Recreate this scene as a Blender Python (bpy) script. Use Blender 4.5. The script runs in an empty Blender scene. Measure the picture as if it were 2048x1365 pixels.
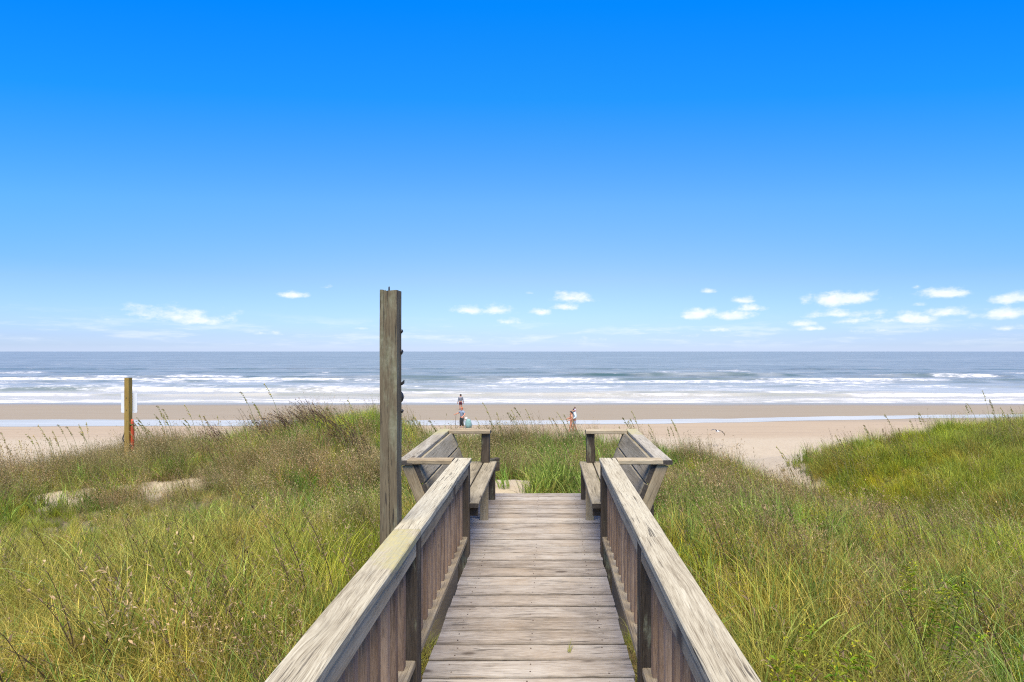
import bpy, math, random
import numpy as np
from mathutils import Vector, Matrix, Euler

random.seed(7)
rng = np.random.default_rng(11)
S = bpy.context.scene
COL = S.collection

# ---------------------------------------------------------------- camera, sun, sky, exposure
cam_d = bpy.data.cameras.new('camera')
cam = bpy.data.objects.new('camera', cam_d)
COL.objects.link(cam)
cam.location = (0, 0, 1.69)
cam.rotation_euler = (math.radians(90), 0, 0)
cam_d.sensor_width = 36
cam_d.lens = 1000 / 2048 * 36
cam_d.shift_x = -0.0332
cam_d.shift_y = 0.0100
cam_d.clip_start = 0.05
cam_d.clip_end = 60000
S.camera = cam

SUN_EL, SUN_AZ = 66.0, 178.0          # degrees; azimuth from +Y towards +X
SUN_STRENGTH, SUN_ANGLE = 5.0, 50.0
SUN_COLOR = (1.0, 0.88, 0.66)
SKY_STRENGTH = 0.1
sd = bpy.data.lights.new('sun', 'SUN')
sd.energy = SUN_STRENGTH
sd.angle = math.radians(SUN_ANGLE)
sd.color = SUN_COLOR
sun = bpy.data.objects.new('sun', sd)
COL.objects.link(sun)
_e, _a = math.radians(SUN_EL), math.radians(SUN_AZ)
sun_dir = Vector((math.sin(_a) * math.cos(_e), math.cos(_a) * math.cos(_e), math.sin(_e)))
sun.rotation_euler = (-sun_dir).to_track_quat('-Z', 'Y').to_euler()
sun.location = (-5, -5, 20)

S.view_settings.view_transform = 'Standard'
S.view_settings.look = 'None'
S.view_settings.gamma = 1
S.view_settings.use_curve_mapping = False
S.view_settings.exposure = 0.75
S.cycles.use_denoising = False
S.cycles.filter_width = 1.15
S.cycles.max_bounces = 8


class NT:
    """small helper around a node tree"""
    def __init__(self, tree):
        self.t = tree
        self.n = tree.nodes
        self.l = tree.links

    def new(self, typ, **kw):
        n = self.n.new(typ)
        for k, v in kw.items():
            setattr(n, k, v)
        return n

    def put(self, sock, v):
        if hasattr(v, 'links') or isinstance(v, bpy.types.NodeSocket):
            self.l.new(v, sock)
        elif v is not None:
            if isinstance(v, (tuple, list)) and len(v) == 3 and sock.type == 'RGBA':
                v = (*v, 1)
            sock.default_value = v

    def math(self, op, a, b=None, c=None, clamp=False):
        n = self.new('ShaderNodeMath', operation=op, use_clamp=clamp)
        self.put(n.inputs[0], a)
        if b is not None:
            self.put(n.inputs[1], b)
        if c is not None:
            self.put(n.inputs[2], c)
        return n.outputs[0]

    def vmath(self, op, a, b=None):
        n = self.new('ShaderNodeVectorMath', operation=op)
        self.put(n.inputs[0], a)
        if b is not None:
            self.put(n.inputs[1], b)
        return n.outputs[0]

    def mix(self, f, a, b, typ='MIX'):
        n = self.new('ShaderNodeMix', data_type='RGBA', blend_type=typ)
        self.put(n.inputs[0], f)
        self.put(n.inputs[6], a)
        self.put(n.inputs[7], b)
        return n.outputs[2]

    def noise(self, vec, scale=1, detail=3, rough=0.5, dist=0.0):
        n = self.new('ShaderNodeTexNoise')
        self.put(n.inputs['Vector'], vec)
        self.put(n.inputs['Scale'], scale)
        self.put(n.inputs['Detail'], detail)
        self.put(n.inputs['Roughness'], rough)
        self.put(n.inputs['Distortion'], dist)
        return n.outputs[0]

    def rng(self, v, a, b, c=0.0, d=1.0, smooth=False):
        n = self.new('ShaderNodeMapRange')
        n.clamp = True
        if smooth:
            n.interpolation_type = 'SMOOTHSTEP'
        self.put(n.inputs[0], v)
        self.put(n.inputs[1], a)
        self.put(n.inputs[2], b)
        self.put(n.inputs[3], c)
        self.put(n.inputs[4], d)
        return n.outputs[0]

    def ramp(self, v, stops, interp='LINEAR'):
        n = self.new('ShaderNodeValToRGB')
        cr = n.color_ramp
        cr.interpolation = interp
        while len(cr.elements) < len(stops):
            cr.elements.new(0.5)
        for e, (p, c) in zip(cr.elements, stops):
            e.position = p
            e.color = (*c, 1)
        self.put(n.inputs[0], v)
        return n.outputs[0]

    def scale(self, vec, s, off=None):
        n = self.new('ShaderNodeMapping')
        self.put(n.inputs[0], vec)
        n.inputs[3].default_value = s
        if off is not None:
            n.inputs[1].default_value = off
        return n.outputs[0]

    def sep(self, vec):
        n = self.new('ShaderNodeSeparateXYZ')
        self.put(n.inputs[0], vec)
        return n.outputs

    def comb(self, x, y, z):
        n = self.new('ShaderNodeCombineXYZ')
        for i, v in enumerate((x, y, z)):
            self.put(n.inputs[i], v)
        return n.outputs[0]


world = bpy.data.worlds.new('World')
S.world = world
world.use_nodes = True
w = NT(world.node_tree)
w.n.clear()
sky = w.new('ShaderNodeTexSky', sky_type='NISHITA')
sky.sun_disc = False
sky.sun_elevation = math.radians(SUN_EL)
sky.sun_rotation = math.radians(SUN_AZ)
sky.air_density = 1.0
sky.dust_density = 0.6
sky.ozone_density = 2.0
dirv = w.vmath('NORMALIZE', w.new('ShaderNodeTexCoord').outputs['Generated'])
dx, dy, dz = w.sep(dirv)
hyp = w.math('SQRT', w.math('ADD', w.math('MULTIPLY', dx, dx), w.math('MULTIPLY', dy, dy)))
el = w.math('ARCTAN2', dz, hyp)
az = w.math('ARCTAN2', dx, dy)
# the sky's own colour deepens from a pale horizon to a strong blue overhead (grading of the air above the sea)
hy2 = w.math('SQRT', w.math('ADD', w.math('MULTIPLY', w.math('MULTIPLY', dx, dx), .15), w.math('MULTIPLY', dy, dy)))
eln = w.math('DIVIDE', w.math('ARCTAN2', dz, hy2), math.pi / 2, clamp=True)
SKY_TINT = [(0.0, (0.72, 0.87, 1.42)), (0.008, (0.58, 0.73, 1.2)), (0.02, (0.53, 0.66, 1.08)), (0.09, (0.60, 0.71, 0.812)), (0.181, (0.45, 0.84, 1.095)),
            (0.297, (0.075, 0.82, 1.45)), (0.386, (0.006, 0.774, 1.662)), (0.62, (0.12, 0.68, 1.40)), (1.0, (0.26, 0.64, 1.15))]
tint = w.ramp(eln, SKY_TINT)
side = w.math('DIVIDE', w.math('MULTIPLY', dx, dx), w.math('ADD', w.math('MULTIPLY', hyp, hyp), 1e-5))
sidec = w.mix(w.math('MULTIPLY', side, w.rng(el, .0, .13)), (1, 1, 1), (.36, .68, 1.0))      # the deeper band of sky across the sun's bearing
sky_out = w.mix(1.0, sky.outputs[0], sidec, 'MULTIPLY')
skyc = w.mix(1.0, w.mix(1.0, sky_out, tint, 'MULTIPLY'), (1.20, 1.20, 1.20), 'MULTIPLY')
# fair-weather cumulus low over the sea: (x, y, rx, ry, weight) as bearing / height in thousandths
CLOUDS = [(-742, 67, 105, 22, .8), (-700, 60, 70, 15, .75), (-800, 72, 60, 12, .7), (-505, 111, 30, 9, .95), (-440, 128, 14, 5, .6), (-1057, 88, 34, 10, .4), (-564, 35, 30, 6, .6),
          (-372, 46, 18, 5, .6), (-155, 81, 32, 10, .9), (-102, 81, 29, 13, .95), (-74, 58, 21, 8, .85), (-170, 23, 22, 7, .6),
          (53, 105, 34, 13, .95), (36, 87, 26, 8, .9), (-9, 77, 22, 9, .85), (-30, 116, 9, 4, .5),
          (308, 71, 31, 13, 1.0), (376, 69, 34, 11, 1.0), (393, 101, 22, 8, .85), (413, 85, 32, 8, .85), (326, 120, 13, 6, .7), (348, 43, 40, 6, .7),
          (593, 101, 58, 17, 1.0), (588, 73, 64, 10, .85), (510, 53, 28, 8, .8), (538, 45, 34, 6, .8), (608, 60, 44, 9, .8),
          (733, 63, 52, 15, 1.0), (798, 75, 48, 11, .95), (808, 115, 54, 13, .9), (745, 92, 16, 5, .6), (938, 103, 44, 13, 1.0), (918, 73, 70, 14, .95), (743, 129, 12, 6, .6),
          (700, 42, 90, 7, .6), (900, 45, 110, 8, .6), (250, 30, 60, 5, .4), (80, 23, 50, 6, .45)]
cvec = w.comb(az, w.math('MULTIPLY', el, 1.6), 0.0)
nbig = w.noise(cvec, 30, 8, 0.62)
acc = None
for (cx, cy, rx, ry, wt) in CLOUDS:
    a0 = math.atan2(cx, 1000)
    e0 = math.atan2(cy, math.hypot(cx, 1000))
    k = math.cos(a0)
    ra, re = rx * 1.2 / 1000 * k * k, ry * 1.2 / 1000 * k
    da = w.math('DIVIDE', w.math('SUBTRACT', az, a0), ra)
    de = w.math('DIVIDE', w.math('SUBTRACT', el, e0), re)
    de = w.math('MAXIMUM', de, w.math('MULTIPLY', de, -1.9))
    dd = w.math('SQRT', w.math('ADD', w.math('MULTIPLY', da, da), w.math('MULTIPLY', de, de)))
    m = w.math('MULTIPLY', w.rng(dd, 0.0, 1.7, 1.0, 0.0), wt)
    acc = m if acc is None else w.math('MAXIMUM', acc, m)
cl = w.math('ADD', acc, w.math('MULTIPLY', w.math('SUBTRACT', nbig, 0.5), 1.7))
cl = w.math('MULTIPLY', w.rng(cl, 0.28, 0.95, 0, 1, True), w.rng(acc, 0.02, 0.3))
# a thin broken belt of far clouds all round the horizon
belt = w.noise(w.comb(w.math('MULTIPLY', az, 9), w.math('MULTIPLY', el, 60), 3.0), 1.0, 6, 0.6)
belt = w.math('MULTIPLY', w.rng(belt, 0.47, 0.68, 0, 1, True),
              w.math('MULTIPLY', w.rng(el, 0.003, 0.02), w.rng(el, 0.03, 0.075, 1, 0, True)))
cl = w.math('MAXIMUM', cl, w.math('MULTIPLY', belt, 0.38))
shade = w.noise(cvec, 55, 4, 0.5)
cloudc = w.mix(w.rng(shade, 0.35, 0.6), (5.7, 6.1, 6.6), (6.6, 6.7, 6.8))
final = w.mix(w.math('MULTIPLY', cl, 0.86), skyc, cloudc)
bg = w.new('ShaderNodeBackground')
w.put(bg.inputs[0], final)
bg.inputs[1].default_value = SKY_STRENGTH
w.l.new(bg.outputs[0], w.new('ShaderNodeOutputWorld').inputs[0])


# ---------------------------------------------------------------- helpers
def tag(o, label=None, cat=None, group=None, kind=None):
    if label:
        o['label'] = label
    if cat:
        o['category'] = cat
    if group:
        o['group'] = group
    if kind:
        o['kind'] = kind
    return o


def empty(name, loc):
    o = bpy.data.objects.new(name, None)
    o.location = loc
    o.empty_display_size = 0.1
    COL.objects.link(o)
    return o


def pobj(name, me, parent=None, mat=None, matrix=None):
    """link a mesh object; matrix is given in world space, parents are unrotated empties or objects"""
    o = bpy.data.objects.new(name, me)
    COL.objects.link(o)
    if mat and not me.materials:
        me.materials.append(mat)
    M = matrix if matrix is not None else Matrix.Identity(4)
    if parent is not None:
        o.parent = parent
        P = Matrix.Translation(parent.location) if parent.parent is None else \
            Matrix.Translation(parent.parent.location) @ parent.matrix_basis
        if parent.parent is None:
            P = parent.matrix_basis.copy()
        M = P.inverted() @ M
    o.matrix_basis = M
    return o


def mesh(name, v, f, smooth=False):
    me = bpy.data.meshes.new(name)
    me.from_pydata([tuple(p) for p in v], [], [tuple(q) for q in f])
    if smooth:
        me.polygons.foreach_set('use_smooth', [True] * len(me.polygons))
    me.update()
    return me


_bcache = {}


def board_mesh(L, wd, t, mat, endmat=None, c=0.004, wob=0.0, segs=1, share=True):
    """a sawn board: chamfered long edges, slightly uneven; length along X"""
    key = (round(L, 3), round(wd, 4), round(t, 4), mat.name, c, segs)
    if share and key in _bcache:
        return _bcache[key]
    sec = [(-wd / 2 + c, -t / 2), (wd / 2 - c, -t / 2), (wd / 2, -t / 2 + c), (wd / 2, t / 2 - c),
           (wd / 2 - c, t / 2), (-wd / 2 + c, t / 2), (-wd / 2, t / 2 - c), (-wd / 2, -t / 2 + c)]
    v, f = [], []
    for i in range(segs + 1):
        x = -L / 2 + L * i / segs
        oy, oz = random.uniform(-wob, wob), random.uniform(-wob, wob) * .6
        for (y, z) in sec:
            ex = random.uniform(-1, 1) * wob * 1.5 if i in (0, segs) else 0
            v.append((x + ex, y + oy + random.uniform(-.25, .25) * wob, z + oz + random.uniform(-.25, .25) * wob))
    for i in range(segs):
        for k in range(8):
            a, b = i * 8 + k, i * 8 + (k + 1) % 8
            f.append((a, b, b + 8, a + 8))
    f.append(tuple(range(7, -1, -1)))
    f.append(tuple(range(segs * 8, segs * 8 + 8)))
    me = mesh('board', v, f)
    me.materials.append(mat)
    if endmat:
        me.materials.append(endmat)
        me.polygons[len(me.polygons) - 1].material_index = 1
        me.polygons[len(me.polygons) - 2].material_index = 1
    if share:
        _bcache[key] = me
    return me


def board(name, p0, p1, wd, t, mat, parent, up=(0, 0, 1), endmat=None, **kw):
    """board from p0 to p1 (centre line); wd across, t along up"""
    p0, p1 = Vector(p0), Vector(p1)
    x = (p1 - p0).normalized()
    z = Vector(up)
    z = (z - x * z.dot(x)).normalized()
    y = z.cross(x)
    M = Matrix((x, y, z)).transposed().to_4x4()
    M.translation = (p0 + p1) / 2
    me = board_mesh((p1 - p0).length, wd, t, mat, endmat, **kw)
    return pobj(name, me, parent, None, M)


def tube_mesh(name, pts, rad, n=8, cap=True):
    """tube along points; rad scalar or list"""
    pts = [Vector(p) for p in pts]
    if not isinstance(rad, (list, tuple)):
        rad = [rad] * len(pts)
    v, f = [], []
    ref = Vector((0.31, 0.17, 0.93))
    for i, p in enumerate(pts):
        d = (pts[min(i + 1, len(pts) - 1)] - pts[max(i - 1, 0)]).normalized()
        if abs(d.dot(ref)) > .95:
            ref = Vector((0.9, 0.3, 0.1))
        a = d.cross(ref).normalized()
        b = d.cross(a)
        for k in range(n):
            t = 2 * math.pi * k / n
            v.append(p + (a * math.cos(t) + b * math.sin(t)) * rad[i])
    for i in range(len(pts) - 1):
        for k in range(n):
            k2 = (k + 1) % n
            f.append((i * n + k, i * n + k2, (i + 1) * n + k2, (i + 1) * n + k))
    if cap:
        f.append(tuple(range(n - 1, -1, -1)))
        f.append(tuple(range((len(pts) - 1) * n, len(pts) * n)))
    return mesh(name, v, f, True)


_TAB = rng.random((6, 256, 256))


def vnoise(x, y, s=0):
    x = np.asarray(x, float)
    y = np.asarray(y, float)
    xi, yi = np.floor(x).astype(int), np.floor(y).astype(int)
    fx, fy = x - xi, y - yi
    fx, fy = fx * fx * (3 - 2 * fx), fy * fy * (3 - 2 * fy)
    T = _TAB[s % 6]
    a, b = T[xi & 255, yi & 255], T[(xi + 1) & 255, yi & 255]
    c, d = T[xi & 255, (yi + 1) & 255], T[(xi + 1) & 255, (yi + 1) & 255]
    return (a * (1 - fx) + b * fx) * (1 - fy) + (c * (1 - fx) + d * fx) * fy


def fbm(x, y, s=0, oct=4, g=0.5):
    r, a, tot = 0, 1.0, 0
    for i in range(oct):
        r = r + a * vnoise(x * 2 ** i + 17.3 * i, y * 2 ** i + 9.1 * i, s + i)
        tot += a
        a *= g
    return r / tot


def sst(a, b, x):
    t = np.clip((x - a) / (b - a), 0, 1)
    return t * t * (3 - 2 * t)


# ---------------------------------------------------------------- materials
def new_mat(name):
    m = bpy.data.materials.new(name)
    m.use_nodes = True
    n = NT(m.node_tree)
    n.n.clear()
    b = n.new('ShaderNodeBsdfPrincipled')
    o = n.new('ShaderNodeOutputMaterial')
    n.l.new(b.outputs[0], o.inputs[0])
    return m, n, b


def plain(name, c, rough=0.6, var=0.25, sc=8.0, metal=0.0):
    m, n, b = new_mat(name)
    ns = n.noise(n.new('ShaderNodeTexCoord').outputs['Object'], sc, 4, .6)
    n.put(b.inputs['Base Color'], n.mix(n.rng(ns, .3, .7), tuple(x * (1 - var) for x in c), tuple(min(1, x * (1 + var)) for x in c)))
    b.inputs['Roughness'].default_value = rough
    b.inputs['Metallic'].default_value = metal
    return m


def wood(name, light, mid, dark, warm=None, lichen=None, ring=0.5, crack=0.5, knots=True, patch=0.35, lichen_all=0.0, edge=0.0):
    m, n, b = new_mat(name)
    tc = n.new('ShaderNodeTexCoord').outputs['Object']
    rnd = n.new('ShaderNodeObjectInfo').outputs['Random']
    off = n.comb(n.math('MULTIPLY', rnd, 91.7), n.math('MULTIPLY', rnd, 37.1), n.math('MULTIPLY', rnd, 13.3))
    v = n.vmath('ADD', tc, off)
    # knots
    vk = n.scale(v, (2.6, 8.5, .6))
    vor = n.new('ShaderNodeTexVoronoi')
    vor.feature = 'F1'
    n.put(vor.inputs['Vector'], vk)
    vor.inputs['Scale'].default_value = 1.0
    kd, kc = vor.outputs['Distance'], vor.outputs['Color']
    has = n.math('GREATER_THAN', n.sep(kc)[0], 0.70)
    knot_core = n.math('MULTIPLY', n.rng(kd, 0.07, 0.17, 1, 0, True), has)
    knot_halo = n.math('MULTIPLY', n.rng(kd, 0.05, 0.5, 1, 0, True), has)
    # grain lines bend round the knots
    warp = n.noise(n.scale(v, (1.6, 7, 7)), 1, 3, .5)
    vy = n.math('ADD', n.sep(v)[1], n.math('MULTIPLY', n.math('SUBTRACT', warp, .5), .05))
    vy = n.math('ADD', vy, n.math('MULTIPLY', knot_halo, .02))
    vz = n.math('ADD', n.sep(v)[2], n.math('MULTIPLY', n.math('SUBTRACT', warp, .5), .03))
    gv = n.comb(n.sep(v)[0], vy, vz)
    rings = n.noise(n.scale(gv, (2.6, 118, 118)), 1, 4, .62, .5)
    fine = n.noise(n.scale(gv, (14.0, 300, 300)), 1, 5, .74)
    broad = n.noise(n.scale(v, (2.6, 13, 13)), 1, 4, .6)
    blotch = n.noise(v, 2.6, 4, .6)
    crk = n.noise(n.scale(gv, (4.0, 105, 105)), 1, 4, .6, .6)
    hair = n.noise(n.scale(gv, (7.0, 330, 330)), 1, 3, .6, .3)
    hair = n.math('MULTIPLY', n.rng(hair, .33, .42, 1, 0, True), n.rng(broad, .35, .6))
    crk = n.rng(crk, .34, .43, 1, 0, True)
    crk = n.math('MULTIPLY', crk, n.rng(blotch, .36, .56))
    tone = n.math('ADD', n.math('MULTIPLY', n.math('SUBTRACT', rings, .5), 1.5 * ring),
                  n.math('ADD', n.math('MULTIPLY', n.math('SUBTRACT', fine, .5), 1.5),
                         n.math('MULTIPLY', n.math('SUBTRACT', broad, .5), 1.0)))
    tone = n.math('ADD', tone, n.math('MULTIPLY', n.math('SUBTRACT', rnd, .5), .35))
    tone = n.math('ADD', tone, .52, clamp=True)
    col = n.ramp(tone, [(0.05, dark), (0.45, mid), (0.9, light)])
    if warm:
        col = n.mix(n.rng(n.noise(n.vmath('ADD', v, (5, 3, 1)), 1.9, 4, .6), .45, .72, 0, .75), col, n.mix(.55, col, warm))
    # damp grey-brown blotches
    col = n.mix(n.math('MULTIPLY', n.rng(n.noise(n.scale(n.vmath('ADD', v, (9, 1, 4)), (2.2, 6, 6)), 1, 5, .65), .55, .72, 0, 1, True), patch), col, tuple(x * .8 for x in dark))
    col = n.mix(n.math('MULTIPLY', crk, crack), col, (0.035, 0.03, 0.026))
    if edge:                                   # grime worked into the long edges of each board
        ge = n.math('ABSOLUTE', n.math('SUBTRACT', n.sep(n.new('ShaderNodeTexCoord').outputs['Generated'])[1], .5))
        em = n.rng(n.math('ADD', ge, n.math('MULTIPLY', n.math('SUBTRACT', n.noise(n.scale(v, (7, 3, 3)), 1, 4, .6), .5), .16)), .40, .50, 0, 1, True)
        col = n.mix(n.math('MULTIPLY', em, edge), col, (0.05, 0.042, 0.035))
    col = n.mix(n.math('MULTIPLY', hair, crack * .7), col, (0.06, 0.05, 0.042))
    if knots:
        col = n.mix(n.math('MULTIPLY', knot_halo, .3), col, tuple(x * .75 for x in mid))
        col = n.mix(n.math('MULTIPLY', knot_core, .8), col, (0.06, 0.045, 0.035))
    if lichen_all > 0 or lichen:
        ln = n.noise(v, 9, 6, .68)
        if lichen:
            px, half = lichen                      # where along the board the growth sits
            dist = n.math('ABSOLUTE', n.math('SUBTRACT', n.sep(tc)[0], px))
            lm = n.rng(n.math('ADD', n.rng(dist, 0, half, .85, -.50), n.math('MULTIPLY', n.math('SUBTRACT', ln, .5), 3.2)), .05, .75, 0, 1, True)
        else:
            lm = n.math('MULTIPLY', n.rng(n.noise(n.scale(v, (3.5, 16, 16)), 1, 5, .66), .58 - .1 * lichen_all, .68, 0, 1, True), .85)
        lc = n.mix(n.rng(n.noise(v, 60, 3, .6), .35, .65), (.36, .315, .135), (.30, .285, .18)) if lichen else \
            n.mix(n.rng(n.noise(v, 50, 3, .6), .35, .65), (.17, .17, .10), (.27, .27, .18))
        col = n.mix(n.math('MULTIPLY', lm, .8), col, lc)
    n.put(b.inputs['Base Color'], col)
    b.inputs['Roughness'].default_value = .9
    b.inputs['Specular IOR Level'].default_value = .10
    hgt = n.math('SUBTRACT', n.math('ADD', n.math('MULTIPLY', fine, .35), n.math('MULTIPLY', rings, .5)), n.math('MULTIPLY', crk, .9))
    bp = n.new('ShaderNodeBump')
    bp.inputs['Strength'].default_value = .55
    bp.inputs['Distance'].default_value = .004
    n.put(bp.inputs['Height'], hgt)
    n.l.new(bp.outputs[0], b.inputs['Normal'])
    return m


W_DECK = wood('weathered_deck_wood', (0.384, 0.352, 0.303), (0.276, 0.240, 0.199), (0.123, 0.101, 0.079), warm=(0.307, 0.231, 0.150), patch=.55, crack=.75, edge=.5, ring=.75)
W_CAP = wood('weathered_cap_wood', (0.467, 0.432, 0.320), (0.336, 0.297, 0.210), (0.158, 0.130, 0.086), ring=.8, crack=.85, patch=.3)
W_CAP_L = wood('weathered_cap_wood_with_lichen', (0.467, 0.432, 0.320), (0.336, 0.297, 0.210), (0.158, 0.130, 0.086), ring=.8, crack=.85, patch=.25, lichen=(1.38, .62))
W_BCAP_L = wood('bench_cap_wood_with_lichen', (0.372, 0.345, 0.280), (0.258, 0.231, 0.176), (0.121, 0.099, 0.073), ring=.8, crack=.7, lichen=(.72, .6))
W_RAIL = wood('weathered_rail_wood', (0.417, 0.359, 0.249), (0.287, 0.234, 0.152), (0.129, 0.100, 0.065), warm=(0.328, 0.230, 0.120), crack=.5)
W_BAL = wood('brown_baluster_wood', (0.395, 0.284, 0.192), (0.251, 0.171, 0.113), (0.119, 0.079, 0.051), warm=(0.358, 0.215, 0.113), crack=.35, knots=False, patch=.25)
W_BENCH = wood('grey_bench_wood', (0.355, 0.314, 0.230), (0.233, 0.201, 0.138), (0.112, 0.095, 0.064), ring=.75, crack=.6)
W_POST = wood('mossy_post_wood', (0.171, 0.138, 0.085), (0.111, 0.087, 0.054), (0.052, 0.042, 0.027), crack=.95, ring=.9, lichen_all=1.0)
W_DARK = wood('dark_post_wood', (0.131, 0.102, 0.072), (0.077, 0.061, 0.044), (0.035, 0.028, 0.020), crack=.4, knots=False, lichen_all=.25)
W_END = plain('dark_end_grain', (.05, .042, .034), .95, .45, 60)
W_YEL = wood('yellow_treated_wood', (.36, .25, .075), (.29, .19, .05), (.17, .10, .03), crack=.2, patch=.15)
M_IRON = plain('black_iron', (.02, .02, .022), .45, .3)
M_ORANGE = plain('orange_foam', (.44, .065, .018), .5, .15)
M_BLACK = plain('black_strap', (.02, .02, .02), .8, .3)
M_SIGN = plain('pale_sign_back', (.72, .74, .76), .5, .05, 3)


# ---------------------------------------------------------------- ground: dunes, beach
XK = np.array([-60, -30, -18.6, -16.7, -14.1, -11.4, -9, -7, -5.6, -4.1, -1.56, 1.3, 4, 6.1, 7.3, 8.3, 9.3, 10.7, 12.9, 16.25, 24, 60.])
CK = np.array([-2.9, -3.1, -3.1, -2.62, -1.95, -1.65, -1.38, -.86, -.60, -1.42, -1.72, -1.62, -2.08, -2.5, -2.85, -3.0, -2.62, -2.02, -1.48, -1.15, -1.0, -1.3])


def beach_z(Y):
    return np.interp(Y, [20, 34, 44, 58, 67, 74, 95, 140], [-4.35, -4.6, -4.82, -5.08, -5.2, -5.55, -6.8, -8.5])


def ground_z(X, Y):
    X = np.asarray(X, float)
    Y = np.asarray(Y, float)
    crest = np.interp(X * 16.5 / np.clip(Y, 10, 30) if False else X, XK, CK)
    near = -.78 - .5 * sst(2.5, 7, np.abs(X + .1)) - .25 * sst(6.2, 9, Y)
    yc = 15.5 + 1.2 * (fbm(X * .15, X * 0 + 3, 2, 2) - .5)
    d = near + (crest - near) * sst(5.5, 14.5, Y)
    d = d + .22 * (fbm(X * .55, Y * .55, 1, 3) - .5) * sst(1.0, 3.0, np.abs(X + .1) + np.maximum(0, Y - 6))
    # the bare patch in the left dune lies nearly level
    hp = np.exp(-(((X + 9.3) / 2.8) ** 2 + ((Y - 10.6) / 2.2) ** 2))
    d = d + (-1.42 + .02 * (Y - 10.5) - d) * np.clip(hp * 1.3, 0, 1)
    d = d + (-.70 + .16 * (fbm(X * 1.7, Y * 1.7, 2, 3) - .5) - d) * np.exp(-np.abs((X + .9) / 1.9) ** 3 - np.abs((Y - 8.6) / 2.0) ** 3)
    bz = beach_z(Y) + .05 * (fbm(X * .25, Y * .5, 3, 3) - .5) * (1 - sst(36, 44, Y))
    t = sst(0, 13.5, Y - yc - .8)
    return d + (bz - d) * t


def axis(parts):
    out = []
    for a, b, s in parts:
        out.append(np.arange(a, b, s))
    return np.concatenate(out)


gx = axis([(-400, -60, 20), (-60, -26, 2), (-26, -3, .35), (-3, 3, .2), (3, 24, .35), (24, 60, 2), (60, 420, 20)])
gy = axis([(-30, -4, 1.5), (-4, 34, .3), (34, 76, .7), (76, 141, 6)])
GX, GY = np.meshgrid(gx, gy)
GZ = ground_z(GX, GY)
nx, ny = len(gx), len(gy)


def grid_mesh(name, X, Y, Z):
    ny, nx = X.shape
    me = bpy.data.meshes.new(name)
    me.vertices.add(nx * ny)
    me.vertices.foreach_set('co', np.stack([X, Y, Z], -1).reshape(-1).astype(np.float32))
    i = np.arange((ny - 1) * (nx - 1))
    r, c = i // (nx - 1), i % (nx - 1)
    a = r * nx + c
    q = np.stack([a, a + 1, a + nx + 1, a + nx], -1).reshape(-1)
    nf = len(i)
    me.loops.add(nf * 4)
    me.polygons.add(nf)
    me.loops.foreach_set('vertex_index', q.astype(np.int32))
    me.polygons.foreach_set('loop_start', (np.arange(nf) * 4).astype(np.int32))
    me.polygons.foreach_set('use_smooth', np.ones(nf, bool))
    me.update(calc_edges=True)
    me.validate()
    return me


def veg_density(X, Y):
    """1 where plants grow, 0 on bare sand"""
    g = 1 - sst(17.0, 19.5, Y + 1.6 * (fbm(X * .4, Y * .4, 4, 2) - .5))
    n = (fbm(X * .9, Y * .9, 5, 3) - .5)
    hollow = np.exp(-(((X + 9.0 + .5 * np.sin(Y * 2)) / 2.3) ** 2 + ((Y - 11.1) / 1.3) ** 2))
    g = g * (1 - .93 * sst(.36, .72, hollow + n * .7))
    path = np.exp(-(((X + .74 + .04 * (Y - 8)) / .62) ** 2)) * sst(5.6, 6.2, Y) * (1 - sst(9.6, 10.6, Y))
    g = g * (1 - .96 * sst(.35, .75, path + n * 1.0))
    notch = np.exp(-(((X - 8.1) / 1.5) ** 2)) * sst(14.8, 16.2, Y)
    g = g * (1 - sst(.3, .8, notch))
    notch2 = np.exp(-(((X + 19.5) / 2.0) ** 2 + ((Y - 17) / 3.0) ** 2))
    g = g * (1 - sst(.3, .8, notch2))
    return g


gm = grid_mesh('sand', GX, GY, GZ)
att = gm.attributes.new('cover', 'FLOAT', 'POINT')
att.data.foreach_set('value', veg_density(GX, GY).reshape(-1).astype(np.float32))

m_sand, n, b = new_mat('beach_sand')
geo = n.new('ShaderNodeNewGeometry').outputs['Position']
px, py, pz = n.sep(geo)
nz = n.noise(n.scale(geo, (.05, .35, 1)), 1, 5, .6)
yy = n.math('ADD', py, n.math('MULTIPLY', n.math('SUBTRACT', nz, .5), 4.0))
dry = n.mix(n.noise(geo, 1.1, 5, .65), (.325, .265, .175), (.39, .33, .235))
damp = n.mix(n.noise(n.scale(geo, (.08, 1.2, 1)), 1, 5, .6), (.29, .22, .138), (.345, .275, .185))
wet = n.mix(n.noise(n.scale(geo, (.06, .9, 1)), 1, 5, .6), (.205, .170, .115), (.255, .213, .150))
col = n.mix(n.rng(yy, 35.0, 38.5, 0, 1, True), dry, damp)
col = n.mix(n.rng(yy, 46, 49, 0, 1, True), col, wet)
trk = n.noise(n.scale(geo, (.03, 3.2, 1)), 1, 3, .6)
col = n.mix(n.math('MULTIPLY', n.rng(trk, .58, .68), n.math('MULTIPLY', n.rng(py, 31, 35), .65)), col, (.21, .16, .11))
spk = n.noise(geo, 5, 5, .75)
col = n.mix(n.rng(spk, .48, .75, 0, .6), col, (.24, .18, .12))
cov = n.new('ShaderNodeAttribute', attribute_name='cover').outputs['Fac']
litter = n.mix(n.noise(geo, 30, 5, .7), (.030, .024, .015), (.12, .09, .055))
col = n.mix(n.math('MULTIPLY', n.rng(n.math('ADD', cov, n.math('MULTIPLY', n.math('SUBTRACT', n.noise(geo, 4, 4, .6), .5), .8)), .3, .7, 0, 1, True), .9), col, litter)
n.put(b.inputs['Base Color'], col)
rg = n.rng(yy, 61.5, 65.5, .85, .22, True)
n.put(b.inputs['Roughness'], rg)
b.inputs['Specular IOR Level'].default_value = .35
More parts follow.
